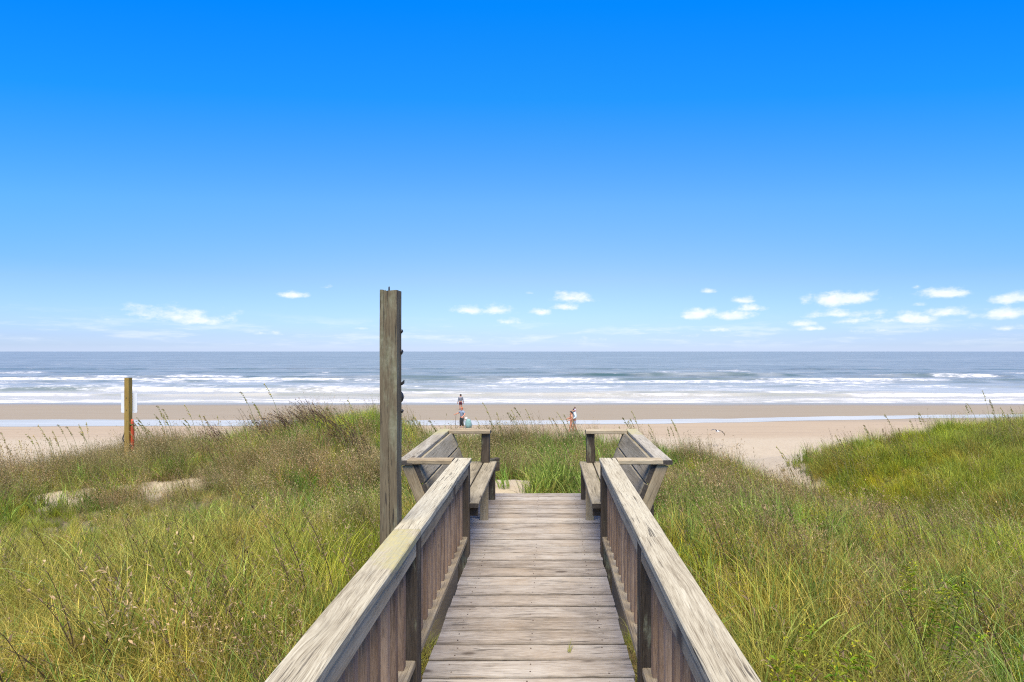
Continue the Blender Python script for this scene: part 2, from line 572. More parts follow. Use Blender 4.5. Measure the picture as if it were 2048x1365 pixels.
bp = n.new('ShaderNodeBump')
bp.inputs['Strength'].default_value = .5
bp.inputs['Distance'].default_value = .05
n.put(bp.inputs['Height'], n.math('MULTIPLY', n.math('ADD', n.noise(geo, 3.5, 5, .6), n.math('MULTIPLY', n.noise(geo, 25, 3, .6), .3)), n.rng(py, 34, 40, 1, .12)))
n.l.new(bp.outputs[0], b.inputs['Normal'])
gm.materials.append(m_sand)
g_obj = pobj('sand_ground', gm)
tag(g_obj, 'pale sandy dunes running down to the flat tan beach', None, None, 'structure')

# ---------------------------------------------------------------- tidal pool: a shallow runnel left on the sand
pxs = np.arange(-160, 160, .8)
near_e = np.interp(pxs, [-160, -60, -35, -10, 5, 18, 30, 45, 60, 160], [42.6, 42.9, 43.2, 43.9, 44.6, 46.2, 48.2, 49.8, 51.0, 56]) + 1.3 * (fbm(pxs * .16, pxs * 0, 1, 5, .62) - .5)
far_e = np.interp(pxs, [-160, -60, -35, -10, 5, 18, 30, 45, 60, 160], [48.0, 48.0, 47.9, 47.6, 47.6, 49.0, 50.8, 52.4, 53.2, 58]) + 1.6 * (fbm(pxs * .13, pxs * 0 + 5, 2, 5, .62) - .5)
tt = np.linspace(0, 1, 6)[:, None]
PX = np.repeat(pxs[None, :], 6, 0)
PY = near_e[None, :] * (1 - tt) + far_e[None, :] * tt
PZ = beach_z(PY) + .012
pm = grid_mesh('pool', PX, PY, PZ)
m_pool, n, b = new_mat('pool_water')
geo = n.new('ShaderNodeNewGeometry').outputs['Position']
rip = n.noise(n.scale(geo, (.6, 3.0, 1)), 1, 4, .6)
n.put(b.inputs['Base Color'], n.mix(n.rng(n.noise(n.scale(geo, (.05, .6, 1)), 1, 4, .6), .35, .65), (.33, .31, .275), (.41, .39, .355)))
b.inputs['Roughness'].default_value = .2
b.inputs['IOR'].default_value = 1.33
b.inputs['Specular IOR Level'].default_value = .13
bp = n.new('ShaderNodeBump')
bp.inputs['Strength'].default_value = .12
bp.inputs['Distance'].default_value = .02
n.put(bp.inputs['Height'], rip)
n.l.new(bp.outputs[0], b.inputs['Normal'])
pm.materials.append(m_pool)
tag(pobj('tidal_pool_water', pm), 'pale strip of shallow water lying along the beach', None, None, 'structure')

# ---------------------------------------------------------------- ocean
SEA = -5.2
yp = np.concatenate([np.arange(112, 60, -.30), np.arange(60, 8, -.28), np.arange(8, .55, -.12)])
oy = 6890.0 / yp
ou = np.linspace(-1.75, 1.75, 640)
OY = np.repeat(oy[:, None], len(ou), 1)
OX = ou[None, :] * OY
amp = sst(62, 76, OY)
far_f = 1 - sst(160, 600, OY)
bend = 5.0 * (fbm(OX * .012, OX * 0 + 2, 1, 3) - .5)
OZ = np.zeros_like(OY) + SEA
OZ = OZ + .35 * amp * (fbm(OX * .035, OY * .11, 0, 3) - .5) + .16 * amp * (fbm(OX * .15, OY * .5, 2, 3) - .5)
foam = np.zeros_like(OY)
face = np.zeros_like(OY)


def breaker(yc, h, wl, x0, x1, seed, fm=1.0, wake=10.0, brk=.45):
    """one wave rolling in: steep on its shoreward side, broken along part of its crest"""
    global OZ, foam, face
    y0 = yc + bend * (yc / 110) + 3.6 * (fbm(OX * .03, OX * 0 + seed, seed, 3) - .5) + wl * .5 * (fbm(OX * .16, OX * 0 + seed * 2, seed + 1, 3) - .5)
    d = OY - y0
    ends = sst(x0 - 12, x0 + 6, OX) * (1 - sst(x1 - 6, x1 + 12, OX))
    prof = np.where(d < 0, np.exp(-(d / (wl * .28)) ** 2), np.exp(-(d / (wl * .9)) ** 2))
    hh = h * ends * (.55 + .9 * fbm(OX * .05, OX * 0 + seed * 3.1, seed + 1, 3))
    OZ = OZ + hh * prof
    broken = sst(brk - .07, brk + .07, fbm(OX * .035, OX * 0 + seed * 7.7, seed + 2, 3)) * ends
    lace = fbm(OX * .5, OY * .9, seed + 3, 4)
    crest = np.exp(-((d + .15 * wl) / (wl * .42)) ** 2)
    foam = np.maximum(foam, broken * fm * np.clip(crest * 1.3, 0, 1) * (.7 + .6 * lace))
    thin = ends * (1 - broken) * np.exp(-((d - .02) / (wl * .10)) ** 2) * sst(.45, .6, fbm(OX * .09, OX * 0 + seed, seed + 4, 3))
    foam = np.maximum(foam, thin * fm * .8)
    trail = broken * np.exp(-np.clip(d, 0, None) / wake) * (d > 0)
    foam = np.maximum(foam, trail * fm * .6 * sst(.40, .62, fbm(OX * .10, OY * .45, seed + 2, 4)))
    face = np.maximum(face, (1 - broken) * ends * sst(.38, .58, fbm(OX * .07, OX * 0 + seed * 5.3, seed + 2, 3)) * np.where(d < .3, np.exp(-((d + wl * .22) / (wl * .3)) ** 2), 0) * np.clip(h, 0, 1))


breaker(141, .95, 5.5, 8, 68, 1, 1.0, 5, .42)
breaker(137, .8, 5.0, 82, 122, 2, .95, 4, .52)
breaker(131, .55, 4.5, -150, -4, 3, .9, 4, .60)
breaker(119, .55, 4.0, -320, 320, 4, 1.0, 20, .36)
breaker(110, .45, 4.0, -320, 320, 5, .9, 10, .46)
breaker(97, .35, 3.4, -120, 120, 6, .6, 8, .55)
breaker(85.5, .62, 2.8, -140, -20, 1, 1.0, 5, .46)
breaker(82, .34, 2.6, -30, 60, 2, .9, 5, .50)
breaker(77.5, .40, 2.2, -160, 160, 3, 1.0, 4, .44)
breaker(158, .4, 6, -200, 200, 5, .8, 3, .66)
breaker(190, .45, 7, -260, 260, 2, .7, 3, .72)
# spread foam between the bars, and the swash on the sand
lace = fbm(OX * .11, OY * .5, 3, 5, .6)
foam = np.maximum(foam, .68 * sst(.46, .63, lace) * sst(74, 84, OY) * (1 - sst(104, 124, OY)))
sw = fbm(OX * .16, OY * .9, 4, 5, .6)
shore_f = 1 - sst(70.5, 75.5, OY + 3 * (fbm(OX * .05, OX * 0 + 8, 0, 3) - .5))
foam = np.maximum(foam, shore_f * (.55 + .5 * sst(.38, .55, sw)))
caps = fbm(OX * .045, OY * .05, 5, 4, .6)
foam = np.maximum(foam, .75 * sst(.735, .78, caps) * sst(120, 140, OY) * far_f)
shallow = 1 - sst(70, 100, OY + 14 * (fbm(OX * .02, OY * .03, 2, 3) - .5))
om = grid_mesh('ocean', OX, OY, OZ)
for nm, arr in (('foam', foam), ('face', face), ('shallow', shallow)):
    a_ = om.attributes.new(nm, 'FLOAT', 'POINT')
    a_.data.foreach_set('value', np.clip(arr, 0, 1).reshape(-1).astype(np.float32))
m_sea, n, b = new_mat('sea_water')
geo = n.new('ShaderNodeNewGeometry').outputs['Position']
px, py, pz = n.sep(geo)
fo = n.new('ShaderNodeAttribute', attribute_name='foam').outputs['Fac']
fa = n.new('ShaderNodeAttribute', attribute_name='face').outputs['Fac']
sh = n.new('ShaderNodeAttribute', attribute_name='shallow').outputs['Fac']
st1 = n.noise(n.scale(geo, (.035, .16, 1)), 1, 6, .68)
st2 = n.noise(n.scale(geo, (.006, .02, 1)), 1, 6, .7)
st3 = n.noise(n.scale(geo, (.16, .75, 1)), 1, 6, .7)
deep = n.mix(n.rng(n.math('ADD', n.math('MULTIPLY', st3, .4), n.math('ADD', n.math('MULTIPLY', st1, .35), n.math('MULTIPLY', st2, .25))), .40, .60), (.095, .120, .130), (.235, .262, .272))
colw = n.mix(n.rng(py, 130, 75, 0, .8, True), deep, n.mix(st1, (.24, .275, .295), (.42, .44, .45)))
colw = n.mix(n.math('MULTIPLY', sh, .75), colw, n.mix(st1, (.26, .245, .19), (.42, .39, .32)))
colw = n.mix(n.math('MULTIPLY', fa, 1.5, clamp=True) if False else n.math('MULTIPLY', fa, 1.15, None, True), colw, (.05, .09, .088))
fl = n.noise(n.scale(geo, (.38, 1.3, 1)), 1, 8, .78)
fm = n.rng(n.math('ADD', fo, n.math('MULTIPLY', n.math('SUBTRACT', fl, .5), 3.4)), .42, 1.45, 0, 1, True)
fm = n.math('MULTIPLY', fm, n.rng(fo, .02, .15))
fmc = n.mix(n.rng(fl, .3, .6), (.40, .41, .43), (.58, .58, .59))
n.put(b.inputs['Base Color'], n.mix(fm, colw, fmc))
n.put(b.inputs['Roughness'], n.rng(fm, 0, 1, .34, .9))
b.inputs['IOR'].default_value = 1.33
n.put(b.inputs['Specular IOR Level'], n.rng(fm, 0, 1, .22, .1))
bp = n.new('ShaderNodeBump')
bp.inputs['Strength'].default_value = .8
bp.inputs['Distance'].default_value = .5
wv = n.noise(n.scale(geo, (.22, .6, 1)), 1, 5, .62)
n.put(bp.inputs['Height'], wv)
n.l.new(bp.outputs[0], b.inputs['Normal'])
om.materials.append(m_sea)
tag(pobj('ocean_water', om), 'grey blue ocean with rows of white breakers', None, None, 'structure')

# ---------------------------------------------------------------- boardwalk
XC = -.09
bw = tag(empty('boardwalk', (XC, 2.5, 0)), 'narrow boardwalk of weathered grey planks leading out to the beach', 'boardwalk')
y = -.62
k = 0
while y < 5.9:
    wd = .139 + random.uniform(-.004, .003)
    gap = random.choice([.004, .005, .006, .007, .008, .011])
    yc = y + wd / 2
    if yc + wd / 2 > 5.96:
        break
    half = .548 + random.uniform(-.006, .006)
    l, r = (XC - half, XC + half)
    if yc > 4.22:
        l, r = XC - 1.0 + random.uniform(-.01, .01), XC + 1.0 + random.uniform(-.01, .01)
    tilt = random.uniform(-.004, .004) - .004 * (yc < 3)
    dz_ = random.uniform(-.0025, .0025)
    board('plank', (l, yc + tilt, -.019 + dz_), (r, yc - tilt, -.019 + dz_ + random.uniform(-.002, .002)), wd, .038, W_DECK, bw,
          endmat=W_END, wob=.0018, segs=5, share=False, c=.005)
    y += wd + gap
nv, nf = [], []
for o in [c for c in bw.children if c.name.startswith('plank')]:
    zt = o.matrix_basis.translation
    cy, cz = bw.location.y + zt.y, bw.location.z + zt.z + .0192
    for sx in (-.42, 0, .42):
        for oy_ in (-.035, .034):
            if random.random() < .12:
                continue
            cx, c2 = XC + sx + random.uniform(-.012, .012), cy + oy_ + random.uniform(-.008, .008)
            i0 = len(nv)
            nv += [(cx + .0045 * math.cos(a_ * math.pi / 3), c2 + .0045 * math.sin(a_ * math.pi / 3), cz + .0012) for a_ in range(6)]
            nv += [(cx + .0045 * math.cos(a_ * math.pi / 3), c2 + .0045 * math.sin(a_ * math.pi / 3), cz - .004) for a_ in range(6)]
            nf.append(tuple(range(i0, i0 + 6)))
            nf += [(i0 + q, i0 + 6 + q, i0 + 6 + (q + 1) % 6, i0 + (q + 1) % 6) for q in range(6)]
tag(pobj('nail_heads', mesh('nail_heads', nv, nf), bw, plain('rusty_nail', (.07, .045, .03), .7, .5, 40)), kind='stuff')
for sx in (-.42, 0, .42):
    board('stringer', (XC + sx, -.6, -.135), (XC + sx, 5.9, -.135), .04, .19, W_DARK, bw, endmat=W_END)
for sx in (-.9, .9):
    board('stringer', (XC + sx, 4.2, -.135), (XC + sx, 5.9, -.135), .04, .19, W_DARK, bw, endmat=W_END)
for sy in (.9, 3.3, 5.4):
    for sx in (-.33, .33):
        gz = float(ground_z(XC + sx, sy))
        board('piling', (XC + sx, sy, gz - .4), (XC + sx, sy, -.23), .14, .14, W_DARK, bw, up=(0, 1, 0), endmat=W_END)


def railing(side, label, joint, postys, capmat):
    """side -1 left, +1 right"""
    g = tag(empty('railing', (XC + side * .6, 2.0, 0)), label, 'railing', 'railings along the boardwalk')
    X = lambda a: XC + side * a
    # cap boards, two lengths meeting over the middle post
    for (y0, y1, mt, dz_) in ((-.55, joint - .002, capmat, .0), (joint + .002, 4.19, W_CAP, -.003)):
        board('cap_board', (X(.606), y0, .781 + dz_), (X(.604), y1, .781 + dz_), .138, .038, mt, g, endmat=W_END, wob=.002, segs=8, share=False, c=.005)
    ends = [-.55] + [p for p in postys if 0 < p < 4] + [postys[-1]]
    for y0, y1 in zip(ends[:-1], ends[1:]):
        a0 = y0 + .047 if y0 > 0 else y0
        a1 = y1 - .047
        board('top_rail', (X(.566), a0, .7195), (X(.566), a1, .7195), .038, .083, W_RAIL, g, endmat=W_END, wob=.0012, segs=6, share=False, c=.004)
        board('bottom_rail', (X(.597), a0, .150), (X(.597), a1, .150), .089, .038, W_RAIL, g, endmat=W_END, wob=.0012, segs=6, share=False, c=.004)
        nb = int((a1 - a0) / .118)
        for i in range(nb):
            yb = a0 + (i + .5) * (a1 - a0) / nb + random.uniform(-.006, .006)
            board('baluster', (X(.607), yb, .171), (X(.607) + random.uniform(-.004, .004), yb + random.uniform(-.004, .004), .761), .040, .040, W_BAL, g, up=(side * -1, 0, 0), endmat=W_END, c=.003)
    for p in postys:
        gz = float(ground_z(X(.59), p))
        top = .7605
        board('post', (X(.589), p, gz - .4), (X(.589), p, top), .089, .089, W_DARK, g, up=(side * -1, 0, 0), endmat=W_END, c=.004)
    return g


railing(-1, 'left boardwalk railing with yellow lichen on its cap beside the tall post', 2.505, [.95, 2.505, 4.145], W_CAP_L)
railing(1, 'right boardwalk railing of grey boards with a plain knotty cap', 2.40, [.85, 2.45, 4.145], W_CAP)


def bench(side, label):
    g = tag(empty('bench', (XC + side * .8, 4.9, 0)), label, 'bench', 'benches at the end of the boardwalk')
    X = lambda a: XC + side * a
    wid = [.140, .140, .140]
    a = .47
    for wd in wid:
        board('seat_board', (X(a + wd / 2), 4.135 + random.uniform(-.01, .01), .411), (X(a + wd / 2 + .004), 5.72, .411), wd, .038, W_BENCH, g, endmat=W_END, wob=.0015, segs=5, share=False, c=.005)
        a += wd + .014
    for yb in (4.235, 5.60):
        board('seat_beam', (X(.485), yb, .346), (X(1.0), yb, .346), .040, .088, W_DARK, g, endmat=W_END, c=.004)
    for yl in (5.02, 5.70):
        board('leg', (X(.53), yl, .001), (X(.53), yl, .391), .04, .083, W_DARK if yl > 5.5 else W_RAIL, g, up=(side, 0, 0), endmat=W_END, c=.004)
    gz = float(ground_z(X(.6), 5.69))
    board('arm_post', (X(.595), 5.69, .431), (X(.595), 5.69, .7605), .089, .089, W_DARK, g, up=(side, 0, 0), endmat=W_END, c=.004)
    board('brace', (X(.665), 5.79, -.25), (X(.60), 5.79, .74), .04, .089, W_DARK, g, up=(side, 0, 0), endmat=W_END, c=.004)
    board('arm_board', (X(.677), 4.136, .7815), (X(1.047), 4.136, .7815), .105, .037, W_RAIL, g, endmat=W_END, wob=.001, segs=3, share=False)
    board('arm_board', (X(.537), 5.67, .781), (X(1.0), 5.67, .781), .13, .037, W_RAIL, g, endmat=W_END, wob=.001, segs=3, share=False)
    board('back_cap', (X(1.063), 4.085, .780), (X(1.068), 5.74, .780), .125, .038, W_BCAP_L, g, endmat=W_END, wob=.0015, segs=6, share=False, c=.005)
    # the back leans outward
    lean = Vector((side * .37, 0, .929)).normalized()
    nrm = Vector((-side * .929, 0, .37))           # towards the sitter
    top = Vector((X(1.052), 0, .757))
    for ys in (4.125, 4.92, 5.66):
        p1 = top + lean * 0.0
        p0 = top - lean * (.95)
        board('back_support', (p0.x, ys, p0.z), (p1.x, ys, p1.z), .038, .089, W_RAIL if ys < 4.3 else W_DARK, g, up=(nrm.x, 0, nrm.z), endmat=W_END, c=.004)
    s = .012
    for i in range(3):
        wd = .175 if i < 2 else .12
        c = top - lean * (s + wd / 2) + nrm * (.0445 + .020)
        board('back_board', (c.x, 4.112 + random.uniform(0, .012), c.z), (c.x, 5.69, c.z), wd, .038, W_BENCH, g, up=tuple(nrm), endmat=W_END, wob=.0015, segs=5, share=False, c=.005)
        s += wd + .014
    return g


bl = bench(-1, 'left grey plank bench with outward leaning back beside the deck end')
br = bench(1, 'right grey plank bench with yellow lichen along its back cap')
board('beam_end', (XC - .585, 5.76, .37), (XC - .47, 5.86, .37), .06, .15, W_DARK, bl, endmat=W_END, c=.004)

# tall post outside the left rail
TP = (-.8135, 2.62)
tp = tag(empty('tall_post', (TP[0], TP[1], -.9)), 'tall mossy square timber post standing outside the left railing', 'post')
pv, pf = [], []
nseg = 14
for i in range(nseg + 1):
    z = -1.4 + 3.405 * i / nseg
    lx = .004 * (1 - i / nseg)
    hw = .0435
    for (sx, sy) in ((-1, -1), (-.62, -1.0), (.22, -1.0), (.28, -.90), (.34, -1.0), (1, -1), (1, 1), (-1, 1)):
        crackd = 1.0
        if sy == -.90:
            crackd = 1.0 - .12 * (i < 11)
            sy = -.98 * crackd if i >= 11 else -.86
        pv.append((sx * hw + lx + random.uniform(-.0012, .0012) + (-.025 + .055 * (1 - i / nseg) if abs(sx - .28) < .1 else 0), sy * hw + random.uniform(-.0012, .0012), z + (random.uniform(-.004, .004) if i == nseg else 0)))
for i in range(nseg):
    for k in range(8):
        k2 = (k + 1) % 8
        pf.append((i * 8 + k, i * 8 + k2, (i + 1) * 8 + k2, (i + 1) * 8 + k))
pf.append(tuple(range(nseg * 8, nseg * 8 + 8)))
# the wood texture runs along local X, so build the shaft lying and stand it up
pv2 = [(p[2], p[1], -p[0]) for p in pv]
shaft = mesh('shaft', pv2, pf)
R = Matrix(((0, 0, -1), (0, 1, 0), (1, 0, 0))).to_4x4()
R.translation = (TP[0], TP[1], 0)
pobj('shaft', shaft, tp, W_POST, R)
pobj('nail', tube_mesh('nail', [(-.816, 2.60, 1.99), (-.816, 2.60, 2.022), (-.8155, 2.60, 2.027)], [.004, .004, .002], 6), tp, M_IRON)
FX, BX = -.77, 2.655
for zz, rr in ((1.795, .011), (1.685, .014)):
    pobj('bolt', tube_mesh('bolt', [(FX - .004, BX, zz), (FX + .006, BX, zz), (FX + .009, BX, zz - .002)], [rr, rr, rr * .5], 10), tp, M_IRON)
pobj('hook', tube_mesh('hook', [(FX - .01, BX, 1.515), (FX + .004, BX, 1.517), (FX + .013, BX, 1.525), (FX + .017, BX, 1.535)], [.008, .008, .008, .006], 8), tp, M_IRON)
pobj('disc', tube_mesh('disc', [(FX - .03, BX + .012, 1.445), (FX - .03, BX + .024, 1.445), (FX - .03, BX + .03, 1.445)], [.039, .039, .03], 24), tp, M_IRON)
pobj('bolt', tube_mesh('bolt', [(FX - .004, BX, 1.372), (FX + .009, BX, 1.372), (FX + .012, BX, 1.370)], [.009, .010, .005], 10), tp, M_IRON)
# ---------------------------------------------------------------- plants of the dune
def leaf_mat(name, trans=.27, gloss=.08, inst=True):
    m = bpy.data.materials.new(name)
    m.use_nodes = True
    n = NT(m.node_tree)
    n.n.clear()
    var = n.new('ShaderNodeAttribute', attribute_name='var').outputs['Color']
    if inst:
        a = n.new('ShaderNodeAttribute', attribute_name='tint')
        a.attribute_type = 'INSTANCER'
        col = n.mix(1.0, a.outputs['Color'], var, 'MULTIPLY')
    else:
        col = var
    d = n.new('ShaderNodeBsdfPrincipled')
    n.put(d.inputs['Base Color'], col)
    d.inputs['Roughness'].default_value = .55
    d.inputs['Specular IOR Level'].default_value = gloss
    t = n.new('ShaderNodeBsdfTranslucent')
    n.put(t.inputs['Color'], n.mix(1.0, col, (1.15, 1.1, .7), 'MULTIPLY'))
    mx = n.new('ShaderNodeMixShader')
    mx.inputs[0].default_value = trans
    n.l.new(d.outputs[0], mx.inputs[1])
    n.l.new(t.outputs[0], mx.inputs[2])
    n.l.new(mx.outputs[0], n.new('ShaderNodeOutputMaterial').inputs[0])
    return m


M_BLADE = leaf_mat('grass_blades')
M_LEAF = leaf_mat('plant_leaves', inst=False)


class Leafy:
    """collects blades and leaves with a colour per vertex"""
    def __init__(self):
        self.v, self.f, self.c = [], [], []

    def blade(self, p, az, tilt, curl, L, W, segs, col, bias=(0, 0), base=(.95, .8, .62), tipw=.12, twist=None):
        p = Vector(p)
        az2 = az + math.pi / 2 + (random.uniform(-1.5, 1.5) if twist is None else twist)
        side = Vector((math.cos(az2), math.sin(az2), 0))
        n0 = len(self.v)
        pts = []
        for i in range(segs + 1):
            t = i / segs
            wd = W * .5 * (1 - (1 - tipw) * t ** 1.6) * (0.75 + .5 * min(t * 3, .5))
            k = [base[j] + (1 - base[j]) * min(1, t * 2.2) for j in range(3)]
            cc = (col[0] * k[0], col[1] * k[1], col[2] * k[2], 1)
            self.v += [p - side * wd, p + side * wd]
            self.c += [cc, cc]
            pts.append(p.copy())
            th = tilt + curl * t * t
            d = Vector((math.cos(az) * math.sin(th) + bias[0] * t, math.sin(az) * math.sin(th) + bias[1] * t, math.cos(th)))
            p = p + d.normalized() * (L / segs)
        for i in range(segs):
            a = n0 + 2 * i
            self.f.append((a, a + 1, a + 3, a + 2))
        return pts

    def leaf(self, p, d, L, W, col, droop=.3):
        p, d = Vector(p), Vector(d).normalized()
        s = d.cross(Vector((random.uniform(-.4, .4), random.uniform(-.4, .4), 1))).normalized() * W * .5
        m = p + d * L * .5
        e = p + d * L + Vector((0, 0, -droop * L))
        n0 = len(self.v)
        self.v += [p, m + s, e, m - s]
        c = (*col, 1)
        self.c += [c, c, c, c]
        self.f += [(n0, n0 + 1, n0 + 2), (n0, n0 + 2, n0 + 3)]

    def build(self, name, mat):
        me = mesh(name, self.v, self.f)
        a = me.color_attributes.new('var', 'FLOAT_COLOR', 'POINT')
        a.data.foreach_set('color', np.array(self.c, np.float32).reshape(-1))
        me.materials.append(mat)
        return me


U = random.uniform


def rv(s):
    k = U(1 - s, 1 + s)
    return (k * U(.88, 1.14), k * U(.93, 1.08), k * U(.8, 1.2))


def disc(r):
    a, q = U(0, 6.283), r * math.sqrt(random.random())
    return (q * math.cos(a), q * math.sin(a), -.03)


def t_fine(i):
    l = Leafy()
    for _ in range(90):
        l.blade(disc(.17), U(0, 6.283), U(0, .55), U(.5, 1.7), U(.28, .72), U(.003, .0055), 4, rv(.7), (U(-1.1, .25), U(-.4, .4)), (.85, .72, .6))
    return l.build('fine_tuft', M_BLADE)


def t_green(i):
    l = Leafy()
    for _ in range(30):
        l.blade(disc(.11), U(0, 6.283), U(.02, .5), U(.3, 1.9), U(.32, .72), U(.009, .017), 5, rv(.45), (U(-.5, .1), U(-.15, .15)))
    for _ in range(9):
        l.blade(disc(.13), U(0, 6.283), U(.2, .8), U(.8, 2.6), U(.25, .5), .008, 5, (1.9 * U(.8, 1.1), 1.15, 1.9), (U(-.4, .2), 0), (1, 1, 1))
    return l.build('green_tuft', M_BLADE)


def t_straw(i):
    l = Leafy()
    for _ in range(60):
        c = rv(.35)
        l.blade(disc(.20), U(0, 6.283), U(.1, .9), U(1.2, 3.4), U(.25, .58), U(.004, .009), 6, c, (U(-.35, .2), U(-.2, .2)), (.8, .75, .7))
    return l.build('straw_tuft', M_BLADE)


def t_seedy(i):
    l = Leafy()
    for _ in range(26):
        pts = l.blade(disc(.15), U(0, 6.283), U(0, .32), U(.1, .7), U(.5, .92), .0042, 5, (U(.9, 1.3), U(.9, 1.25), U(.6, .9)), (U(-.6, -.1), U(-.1, .1)), (1, 1.1, .7))
        for a, b_ in zip(pts[2:-1], pts[3:]):
            for k in range(3):
                q = a.lerp(b_, U(0, 1))
                l.leaf(q, (U(-1, .4), U(-1, 1), U(0, 1.1)), U(.018, .045), U(.006, .013), tuple(q * c for q, c in zip((U(.6, 1.7),) * 3, (U(.95, 1.1), 1.0, U(.9, 1.1)))), .2)
    for _ in range(14):
        l.blade(disc(.14), U(0, 6.283), U(.05, .6), U(.4, 1.6), U(.3, .55), .006, 4, (U(.6, .9), U(1.3, 1.9), U(.35, .6)), (-.2, 0))
    return l.build('seedy_tuft', M_BLADE)


def t_weed(i):
    l = Leafy()
    for _ in range(7):
        pts = l.blade(disc(.10), U(0, 6.283), U(.05, .5), U(0, .4), U(.22, .42), .005, 4, (.8, .75, .6))
        for a, b_ in zip(pts[:-1], pts[1:]):
            for k in range(6):
                l.leaf(a.lerp(b_, U(0, 1)), (U(-1, 1), U(-1, 1), U(.1, .9)), U(.04, .075), U(.010, .018), (U(.75, 1.4), U(.8, 1.15), U(.5, 1.2)), .35)
    return l.build('weed_tuft', M_BLADE)


def stalk(l, p, H, col, lean=(-.35, 0)):
    pts = l.blade(p, U(2.2, 4.2), U(.02, .25), U(0, .5), H, .0075, 6, col, lean, (1, 1, 1), .4, 1.57)
    pts2 = [q.copy() for q in pts]
    for a, b_ in zip(pts2[1:-1], pts2[2:]):
        for k in range(4):
            q = a.lerp(b_, U(0, 1))
            aa = U(0, 6.283)
            if random.random() < .55:
                l.blade(q, aa, U(.5, 1.2), U(1.2, 2.8), U(.04, .085), U(.007, .013), 3, tuple(q * c for q, c in zip((U(1.1, 2.5),) * 3, col)), (-.2, 0), (1, 1, 1), .3)
            else:
                l.leaf(q, (math.cos(aa), math.sin(aa), U(.2, 1.2)), U(.02, .045), U(.006, .012), tuple(q * c for q, c in zip((U(.8, 2.1),) * 3, col)), .1)


def t_dead(i):
    l = Leafy()
    for _ in range(3):
        stalk(l, disc(.16), U(.55, .9), tuple(q * c for q, c in zip((U(.85, 1.2),) * 3, (1.0, 1.0, 1.0))))
    return l.build('dead_stalk_tuft', M_BLADE)


def make_collection(name, fn, nvar):
    c = bpy.data.collections.new(name)
    for i in range(nvar):
        o = bpy.data.objects.new('%s_%s' % (name, 'abcdefgh'[i]), fn(i))
        c.objects.link(o)
    return c


def scatter(name, label, coll, P, rotz, tiltv, scl, tint):
    me = bpy.data.meshes.new(name)
    me.vertices.add(len(P))
    me.vertices.foreach_set('co', P.astype(np.float32).reshape(-1))
    rot = np.stack([tiltv[:, 0], tiltv[:, 1], rotz], -1)
    for nm, typ, arr in (('rot', 'FLOAT_VECTOR', rot), ('scl', 'FLOAT_VECTOR', scl)):
        me.attributes.new(nm, typ, 'POINT').data.foreach_set('vector', arr.astype(np.float32).reshape(-1))
    me.attributes.new('tint', 'FLOAT_COLOR', 'POINT').data.foreach_set('color', np.concatenate([tint, np.ones((len(P), 1))], 1).astype(np.float32).reshape(-1))
    me.attributes.new('pick', 'INT', 'POINT').data.foreach_set('value', rng.integers(0, 64, len(P)).astype(np.int32))
    o = bpy.data.objects.new(name, me)
    COL.objects.link(o)
    tag(o, label, None, None, 'stuff')
    ng = bpy.data.node_groups.new('scatter_' + name, 'GeometryNodeTree')
    ng.interface.new_socket('Geometry', in_out='INPUT', socket_type='NodeSocketGeometry')
    ng.interface.new_socket('Geometry', in_out='OUTPUT', socket_type='NodeSocketGeometry')
    N = ng.nodes
    gi, go = N.new('NodeGroupInput'), N.new('NodeGroupOutput')
    ip = N.new('GeometryNodeInstanceOnPoints')
    ci = N.new('GeometryNodeCollectionInfo')
    ci.inputs['Collection'].default_value = coll
    ci.inputs['Separate Children'].default_value = True
    ci.inputs['Reset Children'].default_value = True

    def attr(nm, typ):
        a = N.new('GeometryNodeInputNamedAttribute')
        a.data_type = typ
        a.inputs[0].default_value = nm
        return a.outputs[0]
    L = ng.links
    L.new(gi.outputs[0], ip.inputs['Points'])
    L.new(ci.outputs[0], ip.inputs['Instance'])
    ip.inputs['Pick Instance'].default_value = True
    L.new(attr('pick', 'INT'), ip.inputs['Instance Index'])
    L.new(attr('rot', 'FLOAT_VECTOR'), ip.inputs['Rotation'])
    L.new(attr('scl', 'FLOAT_VECTOR'), ip.inputs['Scale'])
    L.new(ip.outputs[0], go.inputs[0])
    md = o.modifiers.new('scatter', 'NODES')
    md.node_group = ng
    return o


def candidates(dens, y0, y1):
    x0, x1 = -1.28 * y1 - 3, 1.15 * y1 + 3
    nN = int((x1 - x0) * (y1 - y0) * dens)
    X = rng.uniform(x0, x1, nN)
    Y = rng.uniform(y0, y1, nN)
    ok = (X > -1.28 * np.maximum(Y, 0) - 3) & (X < 1.15 * np.maximum(Y, 0) + 3)
    a = np.abs(X - XC)
    lim = np.where((Y > 4.0) & (Y < 6.1), 1.22, .585)
    lim = np.where(Y > 6.1, 0, lim)
    ok &= a > lim
    ok &= ~((np.abs(X - TP[0]) < .2) & (np.abs(Y - TP[1]) < .2))
    X, Y = X[ok], Y[ok]
    keep = rng.random(len(X)) < veg_density(X, Y)
    return X[keep], Y[keep]


def lerp3(a, b, t):
    return np.array(a)[None] * (1 - t[:, None]) + np.array(b)[None] * t[:, None]


